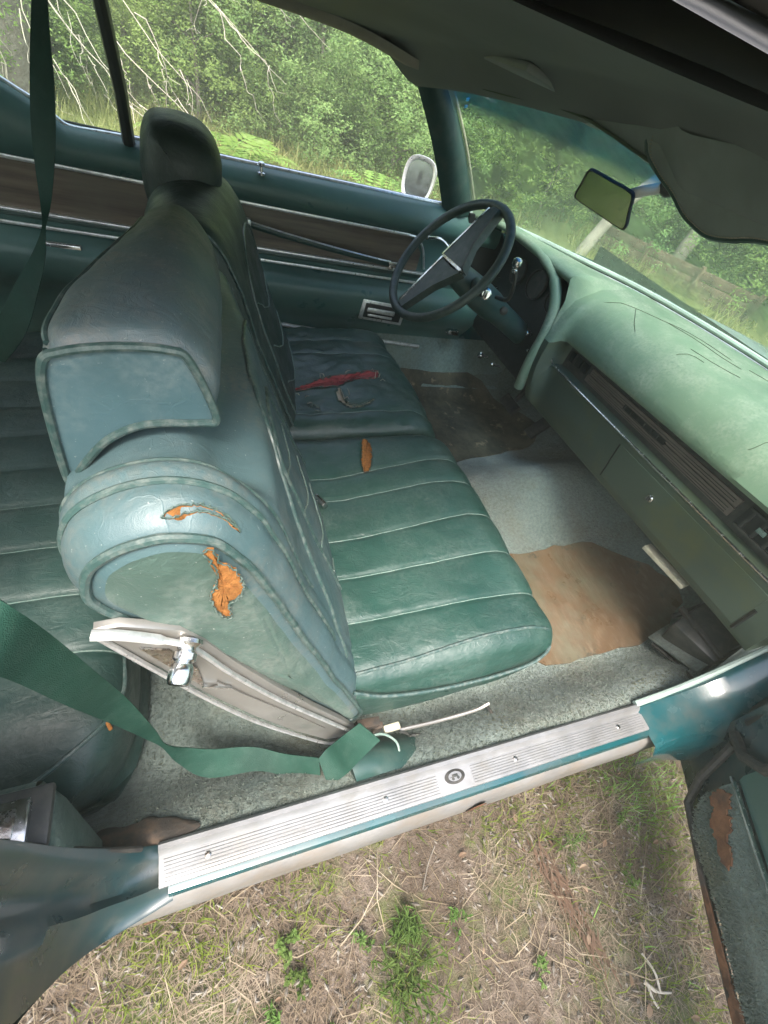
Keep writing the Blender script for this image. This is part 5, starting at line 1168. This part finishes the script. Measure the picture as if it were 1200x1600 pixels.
# fallen leaves
rnd = random.Random(8); mb = MB()
for _ in range(46):
    x = rnd.uniform(-1.1, .6) if rnd.random() < .55 else rnd.gauss(.25, .12); y = rnd.uniform(-1.6, -.86); a = rnd.uniform(0, 6.28); l = rnd.uniform(.005, .013); u = V(math.cos(a), math.sin(a), rnd.uniform(-.2, .3)) * l; v = V(-math.sin(a), math.cos(a), rnd.uniform(-.3, .3)) * l * .45; c = V(x, y, rnd.uniform(.012, .03)); i = len(mb.v); k_ = V(0, 0, l * rnd.uniform(.1, .4))
    mb.v += [c - u, c - u * .3 + v + k_, c + u * .4 + v * .9 + k_, c + u, c + u * .4 - v * .9 + k_, c - u * .3 - v + k_, c]; mb.f += [(i, i + 1, i + 6), (i + 1, i + 2, i + 6), (i + 2, i + 3, i + 6), (i + 3, i + 4, i + 6), (i + 4, i + 5, i + 6), (i + 5, i, i + 6)]
tag(mb.build('fallen_leaves', M['deadleaf'], None, sm=False, kind='stuff'), 'curled pinkish brown fallen leaves scattered over the straw', 'leaves')
# weeds
def weed(x, y, n, hgt, lw, ll, label, seed, spread=.04):
    rnd = random.Random(seed); e = empty('weed_plant', (x, y, 0), label, 'weed', 'leafy weeds beside the sill'); st = MB(); lf = MB()
    for k in range(n):
        a = rnd.uniform(0, 6.28); r_ = rnd.uniform(.2, 1) * spread; top_ = V(math.cos(a) * r_, math.sin(a) * r_, hgt * rnd.uniform(.6, 1)); base = V(math.cos(a) * r_ * .3, math.sin(a) * r_ * .3, -.01)
        st.tube([base, lerp(base, top_, .5) + V(0, 0, .01), top_], .0011, 5)
        for j in range(9):
            q = lerp(base, top_, .2 + .8 * j / 8); b = rnd.uniform(0, 6.28); d = V(math.cos(b), math.sin(b), rnd.uniform(-.2, .6)).normalized(); s_ = d.cross(V(0, 0, 1)).normalized() * lw * rnd.uniform(.6, 1.2) / 2; l = ll * rnd.uniform(.6, 1.2); m_ = q + d * l * .5 + V(0, 0, .002)
            i = len(lf.v); lf.v += [q, m_ + s_, q + d * l - V(0, 0, l * .2), m_ - s_, m_ - V(0, 0, .002)]; lf.f += [(i, i + 1, i + 4), (i + 1, i + 2, i + 4), (i + 2, i + 3, i + 4), (i + 3, i, i + 4)]
    st.build('stem', M['weed'], e); lf.build('foliage', M['weed'], e, sm=False)
weed(-.345, -1.055, 30, .065, .0050, .020, 'dense dark green leafy weed clump at the bottom centre', 41, .10)
weed(-.325, -.985, 22, .06, .0045, .026, 'small leafy weed just above the dense clump at the bottom centre', 42, .04)
weed(-.58, -.93, 7, .045, .010, .014, 'small round leaved weed below the rear end of the sill plate', 43, .03)
weed(-.56, -.99, 6, .045, .009, .013, 'tiny round leaved weed left of the dense clump', 44, .03)
weed(.16, -.98, 9, .035, .003, .024, 'spiky yellow green tuft in front of the open door', 45, .05)
rnd = random.Random(55)
for k in range(7):
    x, y = [(-.62, -1.02), (-.50, -1.10), (-.20, -1.02), (-.05, -1.15), (.28, -1.08), (.35, -.98), (-.42, -.98)][k]; weed(x, y, 5, .035, .006, .016, ['sprig of green weed below the rear end of the sill', 'sprig of green weed left of the bottom centre clump', 'sprig of green weed right of the bottom centre clump', 'sprig of green weed left of the rusty needles', 'sprig of green weed beside the open door', 'sprig of green weed between sill and open door', 'sprig of green weed above left of the dense clump'][k], 70 + k, .03)
# dark upright stalk and pale forked stick
tag(MB().tube(spline([(-.262, -.945, 0), (-.250, -.900, .06), (-.246, -.872, .13)], 14), .0017, 5).build('dead_stalk', M['bark']), 'thin dark upright stalk in front of the sill', 'stalk')
fk = MB(); fk.tube(spline([(.185, -1.245, .012), (.205, -1.268, .014), (.240, -1.282, .012)], 12), [.0042] * 6 + [.0025] * 10, 6); fk.tube(spline([(.212, -1.272, .014), (.218, -1.240, .020), (.212, -1.205, .014)], 10), .0028, 6); fk.tube(spline([(.190, -1.250, .014), (.186, -1.272, .014), (.192, -1.290, .01)], 8), .0030, 6)
tag(fk.build('forked_stick', M['twig']), 'bleached forked stick lying near the lower right corner', 'stick')

# ============================================================ vegetation beyond the car
def far_d(x, y): return 1.0
blades('meadow_grass', 52000, (-4.5, 9.5, 1.05, 8.0), .26, .009, M['meadow'], 'sunlit yellow green meadow grass beyond the far door', 'grass', 21, flat=.45, dens=lambda x, y: .35 + .8 * max(0, .5 + noise.noise(V(x, y, 2))), curl=.4)
def fern(x, y, n, L, label, seed):
    rnd = random.Random(seed); e = empty('fern', (x, y, 0), label, 'fern', 'ferns at the forest edge'); fr_ = MB(); stt = MB()
    for k in range(n):
        a = k * 6.283 / n + rnd.uniform(-.3, .3); d = V(math.cos(a), math.sin(a), 0); l = L * rnd.uniform(.7, 1.1); sp = [V(0, 0, 0) + d * l * t + V(0, 0, l * (1.25 * t - 1.0 * t * t)) for t in [i / 14 for i in range(15)]]
        stt.tube(sp, [.004 * (1 - i / 18) for i in range(15)], 4); pr = d.cross(V(0, 0, 1))
        for i in range(2, 15):
            w_ = l * .26 * math.sin(math.pi * (i / 15) ** .8) + .01; c = sp[i]; dn = (sp[i] - sp[i - 1]).normalized()
            for sg in (-1, 1):
                t1 = c + pr * sg * w_ + dn * w_ * .35 + V(0, 0, -.02); m_ = lerp(c, t1, .45); q = len(fr_.v); fr_.v += [c, m_ + dn * w_ * .14, t1, m_ - dn * w_ * .10]; fr_.f.append((q, q + 1, q + 2, q + 3) if sg > 0 else (q + 3, q + 2, q + 1, q))
    fr_.build('frond', M['fern'], e, sm=False); stt.build('stem', M['fern'], e)
for i, (x, y, n, L, lab) in enumerate([(-.35, 4.6, 9, .75, 'large bright fern seen above the driver headrest'), (.30, 3.9, 8, .45, 'bright fern standing in the grass right of the driver headrest'), (.62, 3.7, 7, .42, 'small upright fern near the middle of the driver window'), (.05, 4.9, 8, .6, 'fern half hidden behind the ferns by the headrest'), (1.3, 4.7, 8, .5, 'fern low at the forest edge behind the outside mirror')]): fern(x, y, n, L, lab, 60 + i)

def tuft_crown(seed, rad, hgt, ntuft, nleaf, ls, base=.0, shape='bush'):
    rnd = random.Random(seed); vs = []; fs = []
    for _ in range(ntuft):
        a = rnd.uniform(0, 6.283); t = rnd.random() ** .8
        if shape == 'cone': r_ = rad * (1 - t) ** .8 * rnd.uniform(.35, 1.05)
        elif shape == 'round': r_ = rad * math.sqrt(max(0, 1 - (2 * t - 1) ** 2)) * rnd.uniform(.3, 1.1)
        else: r_ = rad * (1 - t ** 2.2) ** .6 * rnd.uniform(.35, 1.08)
        r_ *= 1 + .35 * noise.noise(V(math.cos(a) * 2, math.sin(a) * 2 + seed, t * 4)); c = V(math.cos(a) * r_, math.sin(a) * r_, base + hgt * t)
        if noise.noise(V(c.x * 1.6 + seed, c.y * 1.6, c.z * 1.6)) < -.22: continue
        od = V(math.cos(a), math.sin(a), .5).normalized(); R_ = rnd.uniform(.10, .24)
        for k in range(nleaf):
            d = (V(rnd.gauss(0, 1), rnd.gauss(0, 1), rnd.gauss(0, .7)) + od * .7).normalized(); p = c + d * R_ * rnd.uniform(.2, 1); u = V(rnd.gauss(0, 1), rnd.gauss(0, 1), rnd.gauss(0, .5)).normalized() * ls * rnd.uniform(.6, 1.4); v = u.cross(d).normalized() * ls * .42; i = len(vs)
            vs += [p - u * .5, p + v * .5, p + u * .5, p - v * .5]; fs.append((i, i + 1, i + 2, i + 3))
    me = bpy.data.meshes.new('crown'); me.from_pydata([tuple(v) for v in vs], [], fs); me.update(); return me
def trunk_mesh(h, r, lean=.0, seed=0, nb=6, br=1.0):
    rnd = random.Random(seed); mb = MB(); pts = [V(lean * h * t + .04 * h * noise.noise(V(t * 2, seed, 0)), .04 * h * noise.noise(V(t * 2, seed, 5)), h * t - .05) for t in [i / 10 for i in range(11)]]
    mb.tube(pts, [r * (1.25 - i * .09) if i else r * 1.5 for i in range(11)], 9)
    for k in range(nb):
        i = rnd.randint(3, 9); a = rnd.uniform(0, 6.28); l = br * rnd.uniform(.5, 1); q = pts[i]; mb.tube([q, q + V(math.cos(a) * l * .5, math.sin(a) * l * .5, l * .25), q + V(math.cos(a) * l, math.sin(a) * l, l * .35)], [r * .4, r * .25, r * .08], 5)
    me = bpy.data.meshes.new('trunk'); me.from_pydata([tuple(v) for v in mb.v], [], mb.f); me.update(); me.polygons.foreach_set('use_smooth', [True] * len(me.polygons)); return me
bushes = [(tuft_crown(101 + i, rd, hg, nt_, 58, ls), trunk_mesh(hg * .7, .025, seed=i)) for i, (rd, hg, nt_, ls) in enumerate([(1.05, 2.0, 700, .033), (1.3, 1.5, 720, .036), (.85, 2.5, 680, .032), (1.2, 2.8, 860, .035)])]
for i, (c_, t_) in enumerate(bushes): c_.materials.append(M['leaf'] if i % 2 == 0 else M['leaf_dark']); t_.materials.append(M['bark'])
trees = [(tuft_crown(201 + i, rd, hg, nt_, 22, .12, base=b_, shape=sh_), trunk_mesh(b_ + hg * .8, .11, seed=20 + i, nb=9, br=1.4)) for i, (rd, hg, nt_, b_, sh_) in enumerate([(2.0, 6.5, 700, .8, 'cone'), (2.4, 5.0, 760, 1.6, 'round'), (1.7, 8.0, 700, .5, 'cone')])]
for i, (c_, t_) in enumerate(trees): c_.materials.append(M['leaf_dark'] if i != 1 else M['leaf']); t_.materials.append(M['bark'])
def plant(kind, variant, x, y, s, rz, label, group, name, cat):
    c_, t_ = (bushes if kind == 'bush' else trees)[variant]; e = empty(name, (x, y, -.03), label, cat, group); e.scale = (s, s, s); e.rotation_euler = (0, 0, rz)
    for nm, me in (('crown', c_), ('trunk', t_)):
        o = bpy.data.objects.new(nm, me); COL.objects.link(o); o.parent = e
rnd = random.Random(77); LB = ['light leafy sapling, ', 'low dark bush, ', 'tall narrow sapling, ', 'wide dark bush, ']
cx0, cy0 = -.67, -.87
def where(az, d):
    a = math.degrees(az)
    if a > 101: w_ = 'at the left, behind the old pine'
    elif a > 92: w_ = 'through the rear side window'
    elif a > 84: w_ = 'above the driver headrest'
    elif a > 77: w_ = 'in the middle of the driver window'
    elif a > 69: w_ = 'behind the outside mirror'
    elif a > 60: w_ = 'through the left windshield corner'
    elif a > 50: w_ = 'behind the steering wheel'
    elif a > 41: w_ = 'behind the interior mirror'
    elif a > 33: w_ = 'right of the interior mirror'
    else: w_ = 'at the far right of the windshield'
    return w_
rows_ = ['front row, ', 'second row, ', 'third row, ', 'back row, ']
for k in range(92):
    az = R(24 + 96 * ((k * .618034) % 1)); ring_ = k % 4; d = [7.2, 8.6, 10.4, 13][ring_] + rnd.uniform(-.6, .9)
    if R(36) < az < R(52) and d < 8.3: d += 1.4
    x = cx0 + d * math.cos(az); y = cy0 + d * math.sin(az); v = rnd.randrange(4)
    plant('bush', v, x, y, rnd.uniform(.75, 1.25) * (1 if ring_ < 2 else 1.25), rnd.uniform(0, 6.28), LB[v] + rows_[ring_] + where(az, d), 'bushes of the forest edge', 'forest_bush', 'bush')
LT = ['dark conifer behind the bushes ', 'round crowned tree behind the bushes ', 'tall slim conifer behind the bushes ']
for k in range(40):
    az = R(10 + 120 * ((k * .618034 + .3) % 1)); d = rnd.uniform(12, 24); v = rnd.randrange(3)
    plant('tree', v, cx0 + d * math.cos(az), cy0 + d * math.sin(az), rnd.uniform(.8, 1.3), rnd.uniform(0, 6.28), LT[v] + where(az, d), 'trees behind the forest edge', 'forest_tree', 'tree')
for k in range(14):
    az = R(150 + 190 * k / 14); d = rnd.uniform(14, 20); v = rnd.randrange(3)
    plant('tree', v, cx0 + d * math.cos(az), cy0 + d * math.sin(az), rnd.uniform(.8, 1.2), rnd.uniform(0, 6.28), 'tree number along the clearing on the open door side'.replace('number ', '') + [', far left', ', left', ', behind the camera', ', right', ', far right'][k * 5 // 14], 'trees on the open door side', 'clearing_tree', 'tree')

def bare_tree(name, x, y, pts, r, mat, label, branches=(), cat='tree'):
    e = empty(name, (x, y, 0), label, cat); mb = MB(); P = spline([V(*p) for p in pts], 30); n = len(P)
    mb.tube(P, [r * (1.25 if i == 0 else 1) * (1 - .35 * i / n) * (1 + .08 * noise.noise(V(i * .7, r, 0))) for i in range(n)], 14); mb.build('trunk', mat, e)
    return e
bare_tree('old_pine_tree', -2.15, 5.75, [(0, 0, -.1), (0, .02, 1.5), (.05, 0, 4), (.1, 0, 8)], .42, M['bark'], 'thick grey trunk of an old pine at the left edge, with dead drooping twigs')
ep = bpy.data.objects['old_pine_tree']
rnd = random.Random(90); tw = MB()
def deadbranch(p0, p1, droop, r, depth=0):
    P = [lerp(p0, p1, t) + V(0, 0, -droop * math.sin(t * 1.57) * 1 + droop * .0) + V(noise.noise(V(t * 4, p0.x * 3, 1)), noise.noise(V(t * 4, p0.x * 3, 7)), noise.noise(V(t * 4, p1.x * 3, 3))) * .09 for t in [i / 10 for i in range(11)]]
    tw.tube(P, [r * (1 - .085 * i) for i in range(11)], 5)
    if depth < 2:
        for k in range(3 if depth == 0 else 1):
            i = rnd.randint(3, 9); d = (P[i] - P[i - 1]).normalized(); e_ = P[i] + (d + V(rnd.uniform(-.6, .6), rnd.uniform(-.5, .5), rnd.uniform(-.7, .2))) * rnd.uniform(.18, .42); deadbranch(P[i], e_, .04, r * .55, depth + 1)
for (a, b) in [((-1.6, 5.5, 1.9), (.35, 5.0, .85)), ((-1.5, 5.4, 2.0), (.0, 4.9, 1.0)), ((-1.7, 5.4, 1.7), (-.35, 4.9, .45)), ((-1.8, 5.4, 1.3), (-.9, 4.9, .35)), ((-1.4, 5.4, 2.3), (.75, 5.1, 1.15)), ((-1.6, 5.4, 1.2), (-.45, 4.9, .30)), ((-1.9, 5.3, 1.5), (-1.5, 4.8, .4)), ((-2.1, 5.3, 1.2), (-1.9, 4.9, .35)), ((-1.7, 5.4, .95), (-.7, 4.8, .18))]:
    deadbranch(V(*a), V(*b), .12, .0085)
o = tw.build('dead_branches', M['twig'], ep); o.location = -Vector(ep.location)
bare_tree('slender_trunk', 1.05, 10.2, [(0, 0, -.1), (.03, 0, 1), (.12, 0, 3), (.2, .1, 6)], .05, M['pale_bark'], 'slender pale trunk among the leaves beyond the driver window')
bare_tree('pale_leaning_tree', 3.75, 4.05, [(0, 0, -.1), (.22, -.1, .6), (.62, -.32, 1.5), (1.0, -.6, 4)], .075, M['pale_bark'], 'pale leaning trunk seen behind the interior mirror')
bare_tree('straight_pale_tree', 5.25, 3.95, [(0, 0, -.1), (.1, -.02, 1.0), (.25, -.05, 3), (.3, 0, 7)], .095, M['pale_bark'], 'straight pale trunk seen through the right part of the windshield')
# low board fence beyond the hood
fe = empty('low_board_fence', (4.65, 4.0, 0), 'low weathered brown board fence beyond the hood', 'fence')
A_, B_ = V(-.25, .55, 0), V(.65, -1.35, 0)
for k in range(3):
    c = lerp(A_, B_, .5) + V(0, 0, .06 + k * .105); MB().box(c + V(.004 * k, 0, 0), ((B_ - A_).length, .035, .095), Matrix.Rotation(math.atan2(B_.y - A_.y, B_.x - A_.x), 3, 'Z'), .006).build('board', M['oldwood'], fe)
for t in (0, .33, .66, 1): MB().box(lerp(A_, B_, t) + V(-.03, -.02, .16), (.045, .045, .40), bev=.01).build('post', M['oldwood'], fe)

# ============================================================ hazy air: tinted volume added to lighten the distant foliage
hz = bpy.data.materials.new('added_haze'); hz.use_nodes = True; n_ = hz.node_tree; n_.nodes.clear()
o_ = n_.nodes.new('ShaderNodeOutputMaterial'); pv = n_.nodes.new('ShaderNodeVolumePrincipled'); pv.inputs['Color'].default_value = (.86, .96, .76, 1); pv.inputs['Density'].default_value = .013; n_.links.new(pv.outputs[0], o_.inputs['Volume'])
MB().box((0, 0, 6.4), (530, 530, 15.6)).build('haze', hz, kind='stuff', sm=False)
